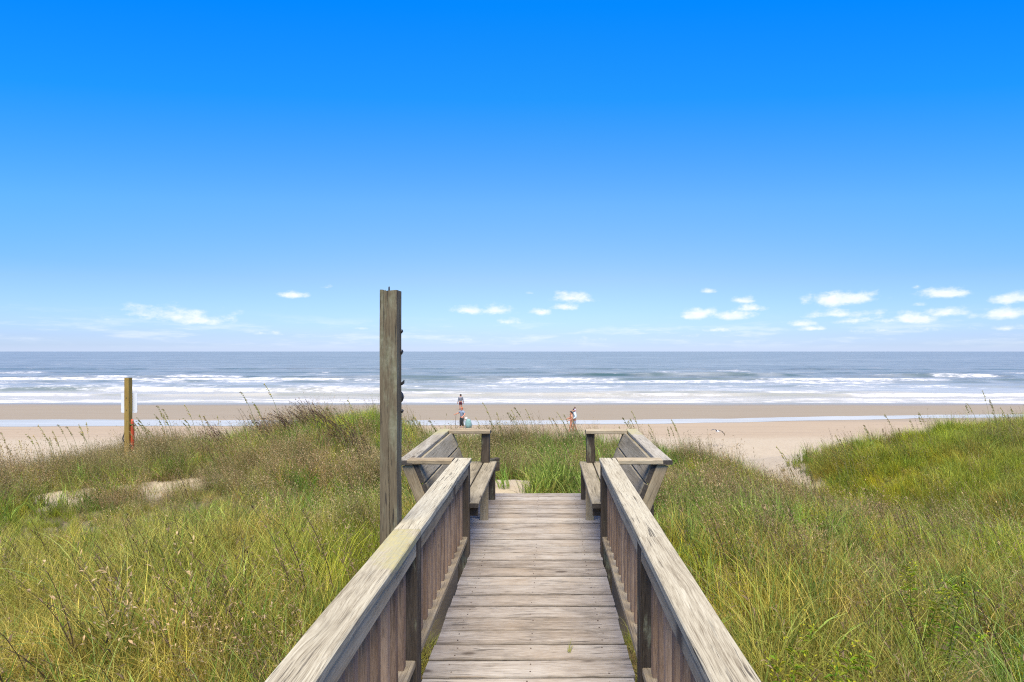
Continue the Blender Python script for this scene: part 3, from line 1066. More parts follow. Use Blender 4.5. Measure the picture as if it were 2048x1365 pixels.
def zone(X, Y):
    """how much of each kind grows where"""
    left = sst(.5, -1.5, X) if False else 1 - sst(-1.5, .5, X)
    n1, n2, n3 = fbm(X * .35, Y * .45, 0, 3), fbm(X * .5 + 7, Y * .5, 2, 3), fbm(X * .8, Y * .8 + 4, 4, 3)
    midl = left * sst(2.2, 3.6, Y) * (1 - sst(8.0, 9.8, Y))
    crestl = left * sst(8.3, 10.5, Y) * np.clip(.45 + .55 * (1 - sst(5.5, 9, np.abs(X + 6.5))), 0, 1)
    centre = (1 - sst(3.0, 5.0, np.abs(X - .3))) * sst(5.5, 7, Y)
    right = sst(.5, 1.5, X) * (1 - centre)
    rcrest = sst(5.5, 10.5, X) * sst(6.5, 11.5, Y)
    near = 1 - sst(2.2, 4.2, Y)
    fine = (.22 - .12 * near) + 1.15 * midl * sst(.36, .55, n1) + .35 * right * sst(.45, .6, n2) + .5 * rcrest - .2 * centre
    green = .35 + .9 * centre * sst(.3, .5, n3) + .5 * rcrest + .25 * right + .35 * left * sst(.5, .62, n3) + .5 * near * sst(.40, .55, n3)
    straw = .28 + .9 * near * sst(.3, .5, n2) + .75 * right * sst(.4, .6, n1) * (1 - rcrest) - .10 * midl + .3 * crestl
    seedy = .06 + 1.0 * crestl * sst(.40, .56, n2) + .30 * right * sst(5, 8, Y) * sst(.42, .58, n3) * (1 - .8 * rcrest) + .35 * centre * sst(.5, .6, n1)
    dead = .06 + .34 * sst(.46, .6, n3) * (1 - rcrest) + .16 * right * (1 - rcrest)
    weed = .02 + .12 * near * right
    arch = .12 + .60 * near + .30 * right * (1 - rcrest) + .3 * sst(.5, .62, n2) * (1 - crestl)
    return dict(arch=arch, fine=fine, green=green, straw=straw, seedy=seedy, dead=dead, weed=weed)


def t_arch(i):
    l = Leafy()
    for _ in range(16):
        l.blade(disc(.08), U(0, 6.283), U(.1, .55), U(.9, 2.3), U(.55, .95), U(.006, .010), 7, rv(.3), (U(-.4, .25), U(-.15, .15)), (.8, .85, .8))
    for _ in range(5):
        l.blade(disc(.08), U(0, 6.283), U(.3, .9), U(1.4, 2.8), U(.4, .8), U(.006, .010), 7, (2.0, 1.25, 2.0), (U(-.4, .25), 0), (1, 1, 1))
    return l.build('arching_tuft', M_BLADE)


KINDS_ = dict(
    arch=(t_arch, 4, 9, 'tufts of long arching green dune grass', 'arching_grass'),
    fine=(t_fine, 4, 26, 'fine wispy yellow green dune grass bent by the wind', 'wispy_grass'),
    green=(t_green, 4, 24, 'broad bladed green dune grass', 'green_grass'),
    straw=(t_straw, 4, 24, 'curled dry straw coloured dune grass', 'straw_grass'),
    seedy=(t_seedy, 4, 24, 'reddish brown seeding dune grass', 'brown_grass'),
    dead=(t_dead, 5, 12, 'dark dry weed stalks among the dune grass', 'dry_stalk_undergrowth'),
    weed=(t_weed, 3, 10, 'low bright green weeds among the dune grass', 'weed_undergrowth'))
VEG_DENS = .85
GAIN = dict(arch=1.9, fine=2.0, green=2.1, straw=1.9, seedy=1.8, dead=1.3, weed=1.5)
for kd, (fn, nv, dens, label, oname) in KINDS_.items():
    XS, YS = [], []
    for (y0, y1, k) in ((-1.5, 4.2, 1.5), (4.2, 9, 1.15), (9, 20.5, 1.0)):
        X, Y = candidates(dens * k * VEG_DENS, y0, y1)
        wz = zone(X, Y)[kd]
        kp = rng.random(len(X)) < np.clip(wz, 0, 1.4) / 1.0
        XS.append(X[kp])
        YS.append(Y[kp])
    if kd in ('green', 'straw', 'fine', 'dead'):       # the strip right beside the boardwalk, in the lee of the rails
        ne = 160 if kd != 'dead' else 30
        XS.append(XC + rng.choice([-1, 1], ne) * rng.uniform(.585, 1.15, ne))
        YS.append(rng.uniform(.2, 4.2, ne))
    X, Y = np.concatenate(XS), np.concatenate(YS)
    Z = ground_z(X, Y)
    nn = len(X)
    a = np.abs(X - XC)
    s = rng.uniform(.7, 1.2, nn) * (.50 + 1.0 * fbm(X * .9, Y * .9, 1, 3)) * (.72 + .28 * sst(.9, 1.9, np.where(Y < 6.3, a, 3)))
    s = s * np.where((a < .92) & (Y < 4.3), .42 + .15 * (a > .75), 1.0)
    if kd == 'seedy':
        s = s * 1.08
    s = s * (1 - .62 * np.exp(-(((X + 7.6) / 2.6) ** 2 + ((Y - 8.8) / 1.3) ** 2)))
    s = s * (1 - .35 * (1 - sst(-15.5, -12.5, X)))
    s = s * (1 + .20 * np.exp(-(((X + 6.6) / 1.9) ** 2 + ((Y - 14.5) / 2.2) ** 2)) * (kd == 'seedy'))
    if kd == 'green':
        s = s * np.where(Y > 7, 1.0, .85)
    scl = np.stack([s, s, s * rng.uniform(.85, 1.15, nn)], -1)
    n1 = fbm(X * .8 + 3, Y * .9, 3, 3)
    t1 = sst(.36, .64, n1 + rng.uniform(-.12, .12, nn))
    n2 = sst(.4, .62, fbm(X * .3, Y * .4 + 11, 5, 3))
    if kd == 'fine':
        tn = lerp3((.215, .20, .018), (.145, .175, .016), t1)
        tn = tn * (1 - .5 * n2[:, None]) + np.array((.19, .135, .055))[None] * .5 * n2[:, None]
    elif kd == 'green':
        tn = lerp3((.072, .122, .020), (.115, .15, .030), t1)
        yl = np.clip(sst(7.5, 11, X) * sst(7, 10, Y), 0, 1)[:, None]
        tn = tn * (1 - .5 * yl) + np.array((.125, .150, .020))[None] * .5 * yl
    elif kd == 'arch':
        tn = lerp3((.09, .125, .04), (.125, .14, .03), t1)
    elif kd == 'straw':
        tn = lerp3((.24, .175, .095), (.15, .105, .055), t1)
        gr = (rng.random(nn) < .3)[:, None]
        tn = np.where(gr, np.array((.15, .155, .05))[None], tn)
    elif kd == 'seedy':
        tn = lerp3((.150, .110, .062), (.115, .098, .048), t1)
    elif kd == 'dead':
        tn = lerp3((.062, .043, .024), (.10, .072, .042), t1)
    else:
        tn = lerp3((.15, .24, .02), (.22, .25, .015), t1)
    tn = tn * rng.uniform(.6, 1.4, (nn, 1)) * GAIN[kd]
    scatter(oname, label, make_collection(kd + '_tufts', fn, nv), np.stack([X, Y, Z], -1), rng.uniform(-.8, .8, nn),
            rng.normal(0, .08, (nn, 2)), scl, tn)
    print('VEG', kd, nn)


# ---- sea oats one can point at
def oat_stalk(seed, H, headlen, gold):
    random.seed(seed)
    l = Leafy()
    pts = l.blade((0, 0, -.05), math.pi + U(-.5, .5), U(.03, .12), U(.25, .55), H, .015, 9, (.20, .20, .075), (-.10, 0), (.8, 1, .7), .4, 1.57)
    n0 = int(9 * (1 - headlen / H))
    for a, b_ in zip(pts[n0:-1], pts[n0 + 1:]):
        for k in range(12):
            q = a.lerp(b_, U(0, 1))
            l.leaf(q + Vector((U(-.012, .012), U(-.02, .02), 0)), (b_ - a).normalized() + Vector((U(-.5, .2), U(-.3, .3), U(-.2, .2))), U(.05, .085), U(.014, .022), tuple(c * U(.75, 1.25) for c in gold), .5)
    return l.build('oat_stalk', M_LEAF)


OATS = [oat_stalk(50 + i, H, hl, g) for i, (H, hl, g) in enumerate([
    (1.75, .36, (.44, .37, .11)), (1.55, .34, (.40, .35, .12)), (1.4, .30, (.36, .32, .10)), (1.65, .32, (.27, .24, .08)), (1.25, .26, (.33, .27, .10))])]


def oat_leaves(seed):
    random.seed(seed)
    l = Leafy()
    for _ in range(22):
        l.blade(disc(.22), U(0, 6.283), U(.02, .4), U(.3, 1.5), U(.45, .85), .009, 6, tuple(a * c for a, c in zip((.085, .13, .035), rv(.25))), (U(-.4, 0), 0))
    return l.build('oat_leaves', M_LEAF)


OATL = [oat_leaves(90 + i) for i in range(3)]
random.seed(5)
SEA_OATS = [  # bearing, distance, stalks, spread, label
    (-1075, 14.0, 5, .5, 'sea oats clump at the far left edge above the bare beach'),
    (-985, 15.0, 5, .5, 'thin sea oats clump over the dark mound left of the yellow post'),
    (-925, 14.6, 4, .45, 'sea oats clump between the dark mound and the yellow post'),
    (-800, 14.4, 4, .4, 'sea oats clump just right of the orange rescue tube'),
    (-752, 14.8, 5, .5, 'leaning sea oats clump midway between yellow post and brown ridge'),
    (-690, 14.2, 4, .45, 'sea oats clump at the foot of the brown grass ridge'),
    (-560, 13.6, 3, .4, 'sparse sea oats clump on the left shoulder of the brown ridge'),
    (-372, 12.2, 4, .3, 'sea oats clump on the ridge top touching the tall post on its left'),
    (-246, 11.6, 6, .28, 'dense golden sea oats clump just right of the tall post'),
    (-205, 12.6, 4, .3, 'golden sea oats clump behind the left bench back'),
    (-95, 15.5, 4, .45, 'sea oats clump rising just right of the left bench arm'),
    (-20, 16.0, 4, .5, 'sea oats clump in the gap midway between the benches'),
    (42, 15.6, 4, .4, 'sea oats clump beside the walking couple'),
    (185, 15.0, 5, .4, 'sea oats clump above the right bench back cap'),
    (255, 15.8, 4, .45, 'sea oats clump left of the flying gull'),
    (528, 14.2, 7, .3, 'tall dark sea oats clump at the sandy gap in the right dune'),
    (612, 15.2, 4, .4, 'sea oats clump on the near slope of the right dune'),
    (680, 15.6, 5, .5, 'sea oats clump halfway up the right dune crest'),
    (745, 15.8, 4, .5, 'sea oats clump near the top of the right dune crest'),
    (890, 15.8, 4, .5, 'sea oats clump near the right edge on the dune top'),
    (935, 15.0, 3, .4, 'sea oats clump at the extreme right edge of the dune top'),
]
for (u, Y, ns, spr, lab) in SEA_OATS:
    X = u / 1000 * Y
    gz = float(ground_z(X, Y))
    g = tag(empty('sea_oats', (X, Y, gz)), lab, 'sea oats', 'sea oats along the dune crest')
    for i in range(ns + 2):
        ox, oy = random.uniform(-spr, spr), random.uniform(-.25, .25)
        z = float(ground_z(X + ox, Y + oy))
        M = Matrix.Translation((X + ox, Y + oy, z)) @ Matrix.Rotation(random.uniform(-.35, .35), 4, 'Z') @ Matrix.Rotation(random.uniform(-.12, .05), 4, 'Y') @ Matrix.Scale(random.uniform(.82, 1.12), 4)
        pobj('stalk', random.choice(OATS), g, None, M)
    pobj('leaves', random.choice(OATL), g, None, Matrix.Translation((X, Y, gz)) @ Matrix.Rotation(random.uniform(-1, 1), 4, 'Z') @ Matrix.Scale(random.uniform(.6, .85), 4))


def plume_plant(seed):
    random.seed(seed)
    l = Leafy()
    for _ in range(30):
        c = tuple(q * U(.75, 1.25) for q in (.12, .085, .05))
        pts = l.blade(disc(.2), math.pi + U(-.9, .9), U(.05, .35), U(.5, 1.2), U(.8, 1.25), .006, 7, c, (-.25, 0), (.8, 1.1, .7), .5)
        for a, b_ in zip(pts[4:-1], pts[5:]):
            for k in range(9):
                g_ = U(.6, 1.3)
                l.leaf(a.lerp(b_, U(0, 1)), (b_ - a).normalized() + Vector((U(-.5, .3), U(-.4, .4), U(-.3, .3))), U(.03, .06), U(.010, .018), (.125 * g_, .080 * g_, .058 * g_), .3)
    for _ in range(24):
        l.blade(disc(.22), U(0, 6.283), U(.05, .5), U(.5, 1.8), U(.45, .75), .008, 5, tuple(q * U(.8, 1.2) for q in (.11, .14, .035)), (-.3, 0))
    return l.build('plume_plant', M_LEAF)


PLUMES = [(-545, 14.2, 'brown plume grass at the low left end of the ridge'), (-498, 13.6, 'brown plume grass second from the left end of the ridge'),
          (-462, 13.8, 'tall brown plume grass tuft left of the ridge top'), (-425, 13.4, 'tallest brown plume grass leaning left on the ridge top'),
          (-392, 13.0, 'brown plume grass just right of the ridge top'), (-366, 12.6, 'brown plume grass a step left of the tall post'),
          (-343, 12.4, 'brown plume grass partly hidden behind the tall post'), (-640, 14.6, 'small brown plume grass right of the orange rescue tube')]
for i, (u, Y, lab) in enumerate(PLUMES):
    X = u / 1000 * Y
    o = pobj('plume_plant', plume_plant(400 + i), None, None, Matrix.Translation((X, Y, float(ground_z(X, Y)) - .03)) @ Matrix.Scale(.95 + .1 * (i % 3), 4))
    tag(o, lab, 'grass clump', 'brown plume grass along the left ridge')


def dead_plant(seed, H, nst):
    random.seed(seed)
    l = Leafy()
    for _ in range(nst):
        stalk(l, disc(.06), H * U(.8, 1.1), (.060, .043, .025), (U(-.5, -.1), U(-.15, .1)))
    return l.build('dead_plant', M_LEAF)


DEAD = [  # x, y, height, stems, label
    (-1.62, 2.45, 1.05, 2, 'dark dead weed leaning left close beside the left railing'),
    (-2.15, 2.75, .95, 3, 'dark dead weed with curled leaves a step out from the left railing'),
    (-2.35, 2.15, .85, 2, 'dark dead weed standing in the left foreground straw'),
    (-3.6, 4.4, .95, 3, 'tall dark dead weed in the wispy yellow grass left of the post'),
    (-6.6, 9.3, .9, 4, 'dark dead weed at the lower edge of the bare sand hollow'),
    (-1.95, 6.6, .9, 3, 'dark dead weed right against the tall post at its left'),
    (1.75, 2.6, .95, 2, 'dark dead weed in the right foreground close to the railing'),
    (2.75, 3.5, 1.0, 3, 'twiggy dark dead weed in the middle of the right grass'),
    (3.5, 3.9, 1.1, 2, 'tallest dark dead stalk in the right foreground grass'),
    (1.55, 4.6, .95, 2, 'dark dead weed below the right bench back'),
    (4.9, 6.6, .9, 4, 'brown dead weed cluster in the right middle grass'),
]
for i, (X, Y, H, ns, lab) in enumerate(DEAD):
    o = pobj('dead_weed', dead_plant(200 + i, H, ns), None, None, Matrix.Translation((X, Y, float(ground_z(X, Y)) - .02)))
    tag(o, lab, 'weed', 'dead weeds standing in the grass')


def bright_plant(seed, H, nst, gold):
    random.seed(seed)
    l = Leafy()
    for _ in range(nst):
        pts = l.blade(disc(.13), U(0, 6.283), U(.05, .45), U(0, .3), H * U(.7, 1.1), .006, 5, (.10, .12, .03))
        for a, b_ in zip(pts[:-1], pts[1:]):
            for k in range(13):
                l.leaf(a.lerp(b_, U(0, 1)), (U(-1, 1), U(-1, 1), U(.1, .9)), U(.025, .05), U(.006, .012), (U(.14, .26), U(.23, .31), U(.012, .03)), .35)
        if gold:
            for k in range(12):
                l.leaf(pts[-1] + Vector((U(-.07, .05), U(-.05, .05), U(-.05, .05))), (U(-1, 1), U(-1, 1), U(-.2, .8)), U(.010, .018), .007, (U(.28, .36), U(.30, .36), .02), .1)
    return l.build('bright_plant', M_LEAF)


BRIGHT = [
    (1.62, 2.95, .50, 9, True, 'yellow flowering weed standing in the right foreground grass'),
    (1.42, 2.75, .34, 12, False, 'bright green leafy weed closest to the right railing cap'),
    (1.16, 2.28, .34, 11, False, 'bright green leafy weed low against the right railing'),
    (1.66, 2.32, .36, 12, False, 'bright green leafy weed at the bottom of the right foreground'),
    (2.45, 2.45, .34, 9, False, 'bright green leafy weed in the bottom right corner'),
    (2.9, 3.9, .55, 7, True, 'yellow flowering weed high in the middle of the right grass'),
    (-2.75, 2.48, .36, 10, True, 'yellow tipped green weed at the left edge of the foreground'),
    (-2.15, 2.25, .32, 8, False, 'small bright green weed in the left foreground straw'),
]
for i, (X, Y, H, ns, gold, lab) in enumerate(BRIGHT):
    o = pobj('leafy_weed', bright_plant(300 + i, H, ns, gold), None, None, Matrix.Translation((X, Y, float(ground_z(X, Y)))) @ Matrix.Scale(1.6, 4))
    tag(o, lab, 'weed', 'bright leafy weeds in the foreground')

random.seed(9)
l = Leafy()
for k in range(5):
    l.blade((U(-.01, .01), U(-.01, .01), 0), U(.9, 1.6), 1.35, U(-.25, .15), U(.06, .16), .006, 4, (.22, .22, .06), (0, 0), (1, 1, 1))
tag(pobj('grass_sprig', l.build('grass_sprig', M_LEAF), None, None, Matrix.Translation((.125, 2.80, .006))), 'small green grass sprig lying on the boardwalk planks', 'sprig')
l = Leafy()
l.blade((0, 0, 0), 0, 1.5, .04, .30, .004, 6, (.30, .20, .09), (0, 0), (1, 1, 1))
tag(pobj('dry_straw', l.build('dry_straw', M_LEAF), None, None, Matrix.Translation((-.50, 2.585, .006)) @ Matrix.Rotation(-.1, 4, 'Z')), 'thin dry straw lying across a plank near the left railing', 'straw')
# ---------------------------------------------------------------- sign post and rescue tube on the left dune
SPX, SPY = -12.53, 15.0
spz = float(ground_z(SPX, SPY))
sp = tag(empty('sign_post', (SPX, SPY, spz)), 'yellow timber sign post with a pale blank sign back rising from the left dune', 'sign post')
board('post', (SPX, SPY, spz - .5), (SPX, SPY, .895), .138, .138, W_YEL, sp, up=(0, 1, 0), endmat=W_END, c=.006, wob=.002, segs=4, share=False)
pn = Leafy()
hw, hh, rr = .24, .30, .035
ring = []
for cx, cz, a0 in ((hw - rr, hh - rr, 0), (-hw + rr, hh - rr, 90), (-hw + rr, -hh + rr, 180), (hw - rr, -hh + rr, 270)):
    for k in range(5):
        a = math.radians(a0 + k * 22.5)
        ring.append((cx + rr * math.cos(a), cz + rr * math.sin(a)))
nr = len(ring)
pv = [(x, -.004, z) for x, z in ring] + [(x, .004, z) for x, z in ring]
pf = [tuple(range(nr - 1, -1, -1)), tuple(range(nr, 2 * nr))] + [(k, (k + 1) % nr, nr + (k + 1) % nr, nr + k) for k in range(nr)]
panel = pobj('sign_panel', mesh('sign_panel', pv, pf), sp, M_SIGN, Matrix.Translation((SPX - .035, SPY + .075, .135)))
for zz in (.30, -.06):
    pobj('bolt', tube_mesh('bolt', [(SPX + .0, SPY - .068, zz), (SPX, SPY - .078, zz)], .012, 8), sp, M_IRON)

TX, TY = SPX + .118, SPY + .0
rt = tag(empty('rescue_tube', (TX, TY, spz + .1)), 'orange foam rescue tube hanging on the right side of the yellow sign post', 'rescue tube')
fl = []
for i in range(11):
    t = i / 10
    fl.append((TX + .012 * math.sin(t * 3) , TY, -.345 - t * .98))
pobj('float', tube_mesh('float', fl, [.022, .039, .045, .045, .045, .045, .045, .044, .042, .037, .022], 14), rt, M_ORANGE)
for zz in (-.515, -1.13):
    pobj('strap', tube_mesh('strap', [(TX, TY, zz + .022), (TX, TY, zz - .022)], [.048, .048], 14), rt, M_BLACK)
pobj('clip', tube_mesh('clip', [(TX + .05, TY - .02, -.52), (TX + .10, TY - .03, -.53), (TX + .11, TY - .03, -.56)], .010, 6), rt, M_IRON)
pobj('tow_rope', tube_mesh('tow_rope', [(TX - .06, TY + .05, -.62), (SPX - .07, SPY + .09, -.66), (SPX - .115, SPY, -.75), (SPX - .135, SPY - .02, -.86), (SPX - .15, SPY - .02, -.93),
                            (SPX - .13, SPY - .02, -1.0), (SPX - .09, SPY - .04, -1.02), (SPX - .06, SPY - .08, -1.0)], [.012, .012, .014, .016, .016, .014, .012, .01], 8), rt, M_BLACK)

# ---------------------------------------------------------------- people on the beach
def skin(name, V, E, Rr, mat, parent, M, sub=1, root=0):
    me = bpy.data.meshes.new(name)
    me.from_pydata(V, E, [])
    me.materials.append(mat)
    o = pobj(name, me, parent, None, M)
    md = o.modifiers.new('skin', 'SKIN')
    md.use_smooth_shade = True
    for i, r in enumerate(Rr):
        sv = me.skin_vertices[0].data[i]
        sv.radius = tuple(q * 1.32 for q in r) if isinstance(r, tuple) else (r * 1.32, r * 1.32)
        sv.use_root = (i == root)
    s = o.modifiers.new('sub', 'SUBSURF')
    s.levels = s.render_levels = sub
    return o


def cm(name, c, rough=.8):
    return plain(name, c, rough, .15, 14)


SKIN = cm('skin_tanned', (.42, .22, .14), .6)
SKIN_R = cm('skin_reddish', (.50, .22, .13), .6)


def person(loc, H, yaw, label, hair, shirt=None, bottoms=None, arms=((0.10, 0, 0), (0.10, 0, 0)), legs=((0, 0), (0, 0)), skinm=None,
           long_sleeve=False, long_legs=False, onepiece=None, group='people on the beach', hat=None, seat=None, slim=1.0, hair_long=False):
    """arms: (x, y, z) of each hand relative to its shoulder as fractions of H; legs: (forward offset of knee, of foot) as fractions of H"""
    skinm = skinm or SKIN
    g = tag(empty('person', loc), label, 'person', group)
    M = Matrix.Translation(loc) @ Matrix.Rotation(yaw, 4, 'Z')
    hw, sw = .052 * H * slim, .108 * H * slim
    P = [(0, 0, .52), (0, 0, .60), (0, .004, .70), (0, .004, .79), (0, 0, .845), (0, .012, .885), (0, .018, .935), (0, .006, .985), (0, .062, .915)]
    V = [(x * H, y * H, z * H) for x, y, z in P]
    E = [(0, 1), (1, 2), (2, 3), (3, 4), (4, 5), (5, 6), (6, 7), (5, 8)]
    Rr = [(.075 * H * slim, .058 * H), (.066 * H * slim, .052 * H), (.080 * H * slim, .058 * H), (.078 * H * slim, .05 * H), .030 * H, .044 * H, .055 * H, .03 * H, .010 * H]
    arm_idx, leg_idx = [], []
    for s, hp in zip((-1, 1), arms):
        b0 = len(V)
        sh = Vector((s * sw, 0, .80 * H))
        if len(hp) == 3 and isinstance(hp[0], (int, float)):
            hand = sh + Vector((s * hp[0] * H, hp[1] * H, (hp[2] if hp[2] else -.33) * H))
        reach = (hand - sh)
        LA = .335 * H
        mid = (sh + hand) / 2
        gap = max(0, LA * LA - reach.length_squared) ** .5 / 2
        elbow = mid + Vector((s * .5, -.7, -.25)).normalized() * gap
        d = (hand - elbow).normalized()
        V += [tuple(sh), tuple(elbow), tuple(hand), tuple(hand + d * .045 * H)]
        E += [(3, b0), (b0, b0 + 1), (b0 + 1, b0 + 2), (b0 + 2, b0 + 3)]
        Rr += [.036 * H, .025 * H, .018 * H, (.024 * H, .014 * H)]
        arm_idx.append(b0)
        side = d.cross(Vector((0, 1, .2))).normalized()
        for k, (o_, ln) in enumerate(((-.016, .036), (-.005, .044), (.006, .042), (.016, .034))):
            i0 = len(V)
            V += [tuple(hand + d * .06 * H + side * o_ * H), tuple(hand + d * (.06 + ln) * H + side * o_ * 1.15 * H + Vector((0, .008 * H, 0)))]
            E += [(b0 + 3, i0), (i0, i0 + 1)]
            Rr += [.0055 * H, .0045 * H]
        i0 = len(V)
        V += [tuple(hand + d * .035 * H + side * -.03 * H)]
        E += [(b0 + 2, i0)]
        Rr += [.006 * H]
    for s, (kf, ff) in zip((-1, 1), legs):
        b0 = len(V)
        V += [(s * hw, 0, .49 * H), (s * hw * 1.05, kf * H, .275 * H), (s * hw * 1.1, ff * H, .045 * H), (s * hw * 1.2, (ff + .075) * H, .018 * H)]
        E += [(0, b0), (b0, b0 + 1), (b0 + 1, b0 + 2), (b0 + 2, b0 + 3)]
        Rr += [.052 * H, .033 * H, .021 * H, (.022 * H, .014 * H)]
        leg_idx.append(b0)
    skin('body', V, E, Rr, skinm, g, M, 2)
    # clothing follows the body, a little proud of it
    if shirt:
        v = [V[0], V[1], V[2], V[3]]
        e = [(0, 1), (1, 2), (2, 3)]
        r = [tuple(q * 1.16 for q in Rr[i]) for i in range(4)]
        for b0 in arm_idx:
            i0 = len(v)
            a, bb, c = Vector(V[b0]), Vector(V[b0 + 1]), Vector(V[b0 + 2])
            v += [tuple(a), tuple(a.lerp(bb, .75))]
            e += [(3, i0), (i0, i0 + 1)]
            r += [.046 * H, .036 * H]
            if long_sleeve:
                v += [tuple(bb), tuple(bb.lerp(c, .9))]
                e += [(i0 + 1, i0 + 2), (i0 + 2, i0 + 3)]
                r += [.033 * H, .026 * H]
        skin('shirt', v, e, r, shirt, g, M, 1)
    if onepiece:
        v = [(0, 0, .50 * H), V[0], V[1], V[2], V[3]]
        skin('swimsuit', v, [(0, 1), (1, 2), (2, 3), (3, 4)], [(.07 * H * slim, .055 * H)] + [tuple(q * 1.1 for q in Rr[i]) for i in (0, 1, 2)] + [(.05 * H, .045 * H)], onepiece, g, M, 1)
    if bottoms:
        v = [(0, 0, .56 * H), (0, 0, .50 * H)]
        e = [(0, 1)]
        r = [tuple(q * 1.12 for q in Rr[0]), (.085 * H * slim, .066 * H)]
        for b0 in leg_idx:
            i0 = len(v)
            a, kk, c = Vector(V[b0]), Vector(V[b0 + 1]), Vector(V[b0 + 2])
            v += [tuple(a), tuple(a.lerp(kk, .85))]
            e += [(1, i0), (i0, i0 + 1)]
            r += [.062 * H, .052 * H]
            if long_legs:
                v += [tuple(kk), tuple(kk.lerp(c, .95))]
                e += [(i0 + 1, i0 + 2), (i0 + 2, i0 + 3)]
                r += [.048 * H, .04 * H]
        skin('trousers' if long_legs else 'shorts', v, e, r, bottoms, g, M, 1)
    # hair: a cap over the skull, open at the face
    hv, hf = [], []
    c = Vector((0, .010 * H, .945 * H))
    nu, nv_ = 14, 7
    for i in range(nv_ + 1):
        th = i / nv_ * math.radians(118)
        for k in range(nu):
            ph = 2 * math.pi * k / nu
            rr = .070 * H
            x, y, z = math.sin(th) * math.cos(ph), math.sin(th) * math.sin(ph), math.cos(th)
            if y > .15 and z < .45:
                z = .45 + (z - .45) * .15
            hv.append(c + Vector((x * rr * .95, y * rr * 1.12, z * rr * 1.08)))
    for i in range(nv_):
        for k in range(nu):
            k2 = (k + 1) % nu
            hf.append((i * nu + k, i * nu + k2, (i + 1) * nu + k2, (i + 1) * nu + k))
    pobj('hair', mesh('hair', hv, hf, True), g, hair, M)
    if hair_long:
        skin('ponytail', [(0, -.06 * H, .95 * H), (0, -.085 * H, .90 * H), (0, -.08 * H, .83 * H)], [(0, 1), (1, 2)], [.03 * H, .028 * H, .014 * H], hair, g, M, 1)
    return g


def gz(x, y):
    return float(ground_z(x, y))


H_BROWN = cm('brown_hair', (.07, .04, .025))
H_DARK = cm('dark_hair', (.03, .02, .016))
H_RED = cm('red_hair', (.38, .11, .04))
x, y = -9.9, 58.0
person((x, y, gz(x, y)), 1.78, .05, 'barefoot person in grey shirt and maroon shorts standing at the water edge facing the sea', H_DARK,
       cm('grey_shirt', (.17, .18, .21)), cm('maroon_shorts', (.09, .015, .03)), arms=((.07, -.02, 0), (.08, -.01, 0)), legs=((.01, -.02), (.01, .01)), long_sleeve=True)
x, y = -7.15, 42.5
person((x, y, gz(x, y)), 1.70, math.pi * .78, 'red haired person in grey blue shirt and black trousers holding a pole on the beach', H_RED,
       cm('grey_blue_shirt', (.20, .25, .32)), cm('black_trousers', (.02, .025, .03)), arms=((.10, .12, -.22), (.20, .14, -.14)), legs=((.02, -.03), (.03, .04)), skinm=SKIN_R, long_legs=True)
pole = tag(empty('walking_pole', (x - .55, y - .15, gz(x, y))), 'thin dark pole held out by the red haired person', 'pole')
pobj('shaft', tube_mesh('shaft', [(x - .52, y - .15, gz(x, y)), (x - .50, y - .16, gz(x, y) + .55), (x - .47, y - .18, gz(x, y) + 1.12)], .018, 8), pole, cm('pole_brown', (.08, .05, .035)))
pobj('handle', tube_mesh('handle', [(x - .47, y - .18, gz(x, y) + 1.12), (x - .46, y - .18, gz(x, y) + 1.22)], .026, 8), pole, M_BLACK)

# teal beach bag
bx, by = -6.62, 42.3
bag = tag(empty('beach_bag', (bx, by, gz(bx, by))), 'teal beach bag with a white towel on top beside the red haired person', 'bag')
bv, bf = [], []
prof = [(.0, .19), (.05, .25), (.25, .28), (.50, .25), (.68, .17), (.74, .10)]
for z, r in prof:
    for k in range(14):
        a = 2 * math.pi * k / 14
        q = r * (1 + .10 * math.sin(3 * a + z * 9))
        bv.append((q * math.cos(a), q * .75 * math.sin(a), z))
for i in range(len(prof) - 1):
    for k in range(14):
        k2 = (k + 1) % 14
        bf.append((i * 14 + k, i * 14 + k2, (i + 1) * 14 + k2, (i + 1) * 14 + k))
bf.append(tuple(range(13, -1, -1)))
bf.append(tuple(range((len(prof) - 1) * 14, len(prof) * 14)))
pobj('sack', mesh('sack', bv, bf, True), bag, cm('teal_cloth', (.17, .30, .28)), Matrix.Translation((bx + .06, by, gz(bx, by))))
pobj('towel', tube_mesh('towel', [(bx - .14, by, gz(bx, by) + .68), (bx - .13, by, gz(bx, by) + .76), (bx - .10, by, gz(bx, by) + .84), (bx - .06, by, gz(bx, by) + .88)], [.06, .10, .09, .04], 12), bag, cm('white_towel', (.75, .74, .72)))
pobj('strap', tube_mesh('strap', [(bx + .0, by - .02, gz(bx, by) + .72), (bx - .22, by - .05, gz(bx, by) + .80), (bx - .30, by - .05, gz(bx, by) + .62), (bx - .26, by - .05, gz(bx, by) + .45)], .014, 6), bag, M_BLACK)

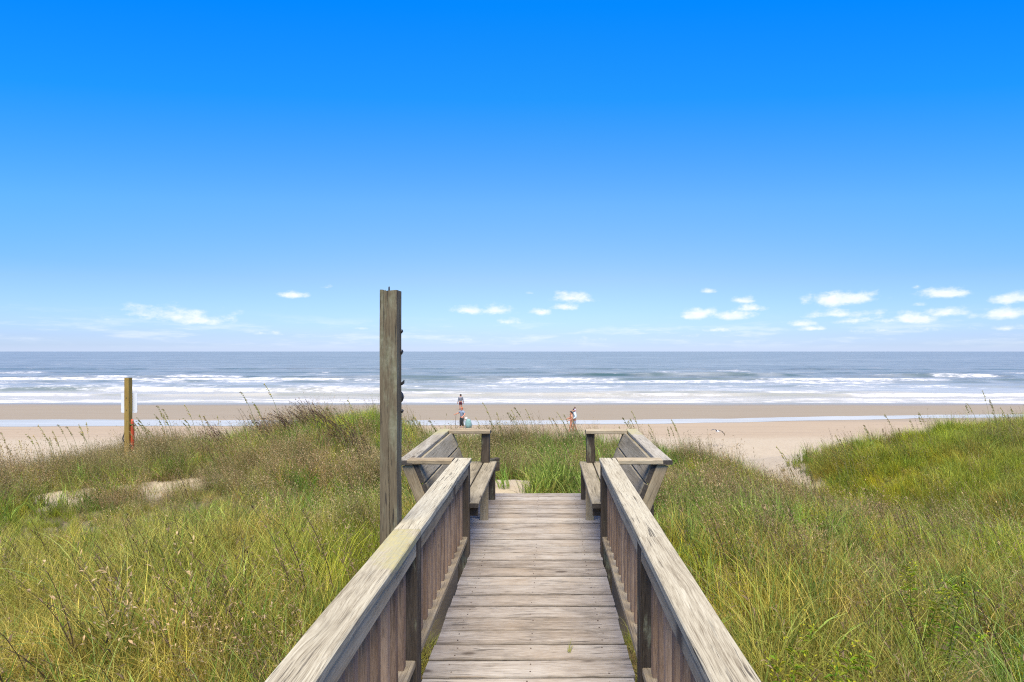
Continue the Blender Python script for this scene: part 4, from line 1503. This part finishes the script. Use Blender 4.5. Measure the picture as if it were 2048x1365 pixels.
x, y = 2.29, 40.2
person((x, y, gz(x, y)), 1.80, math.pi * .5 + .12, 'person in pale blue long shirt and grey shorts carrying a child on the shoulders', H_DARK,
       cm('pale_blue_shirt', (.50, .66, .74)), cm('grey_shorts', (.24, .29, .36)), arms=((.02, .10, -.24), (.04, .12, -.22)), legs=((.05, .07), (-.01, -.12)), long_sleeve=True)
zc = gz(x, y)
person((x + .03, y, zc + 1.02), .92, math.pi * .5 + .12, 'small child in lilac top riding on the shoulders of the person in pale blue', H_BROWN,
       cm('lilac_top', (.62, .54, .70)), cm('orange_red_shorts', (.70, .11, .03)), arms=((.01, .18, -.10), (.01, .18, -.10)), legs=((.16, .12), (.16, .12)))
x, y = 2.02, 39.9
person((x, y, gz(x, y)), 1.62, math.pi * .5 + .1, 'person in orange red swimsuit with a ponytail walking ahead of a pale blue shirt', H_DARK,
       None, None, arms=((.03, .13, -.22), (.03, .17, -.18)), legs=((.06, .10), (0, -.14)), skinm=SKIN_R, onepiece=cm('orange_red_swimsuit', (.68, .10, .05)), slim=.88, hair_long=True)

# ---------------------------------------------------------------- gull gliding low over the sand
GP = Vector((11.32, 33.0, -3.59))
gl = tag(empty('gull', GP), 'grey winged gull gliding low over the beach on the right', 'gull')
MG = Matrix.Translation(GP) @ Matrix.Rotation(.35, 4, 'Z') @ Matrix.Rotation(.28, 4, 'Y')
skin('body', [(-.20, 0, 0), (-.12, 0, 0), (0, 0, -.005), (.11, 0, .005), (.17, 0, .02), (.205, 0, .012)], [(i, i + 1) for i in range(5)], [(.012, .03), .035, .052, .042, .03, .008],
     cm('white_plumage', (.72, .72, .70)), gl, MG @ Matrix.Rotation(math.radians(85), 4, 'Z'), 2)
M_WING = cm('grey_plumage', (.07, .075, .085))


def wing(s, lift):
    st = [(0, .085, .0), (.16, .085, .06), (.34, .07, .045), (.50, .045, -.02), (.60, .012, -.06)]
    v, f = [], []
    for i, (d, ch, z) in enumerate(st):
        back = .03 - .10 * (d / .6) ** 2
        zz = z * lift
        v += [(s * d, back + ch, zz), (s * d, back + ch * .3, zz + .014), (s * d, back - ch, zz), (s * d, back + ch * .3, zz - .006)]
    for i in range(len(st) - 1):
        for k in range(4):
            k2 = (k + 1) % 4
            f.append((i * 4 + k, i * 4 + k2, (i + 1) * 4 + k2, (i + 1) * 4 + k))
    f.append((0, 1, 2, 3))
    f.append((16, 19, 18, 17))
    return mesh('wing', v, f, True)


pobj('wing', wing(-1, 1.2), gl, M_WING, MG)
pobj('wing', wing(1, 1.8), gl, M_WING, MG)
pobj('tail', mesh('tail', [(-.03, -.14, .004), (.03, -.14, .004), (.06, -.27, .0), (-.06, -.27, 0), (0, -.2, .014)], [(0, 1, 4), (1, 2, 4), (2, 3, 4), (3, 0, 4), (0, 3, 2, 1)]), gl, M_WING, MG)
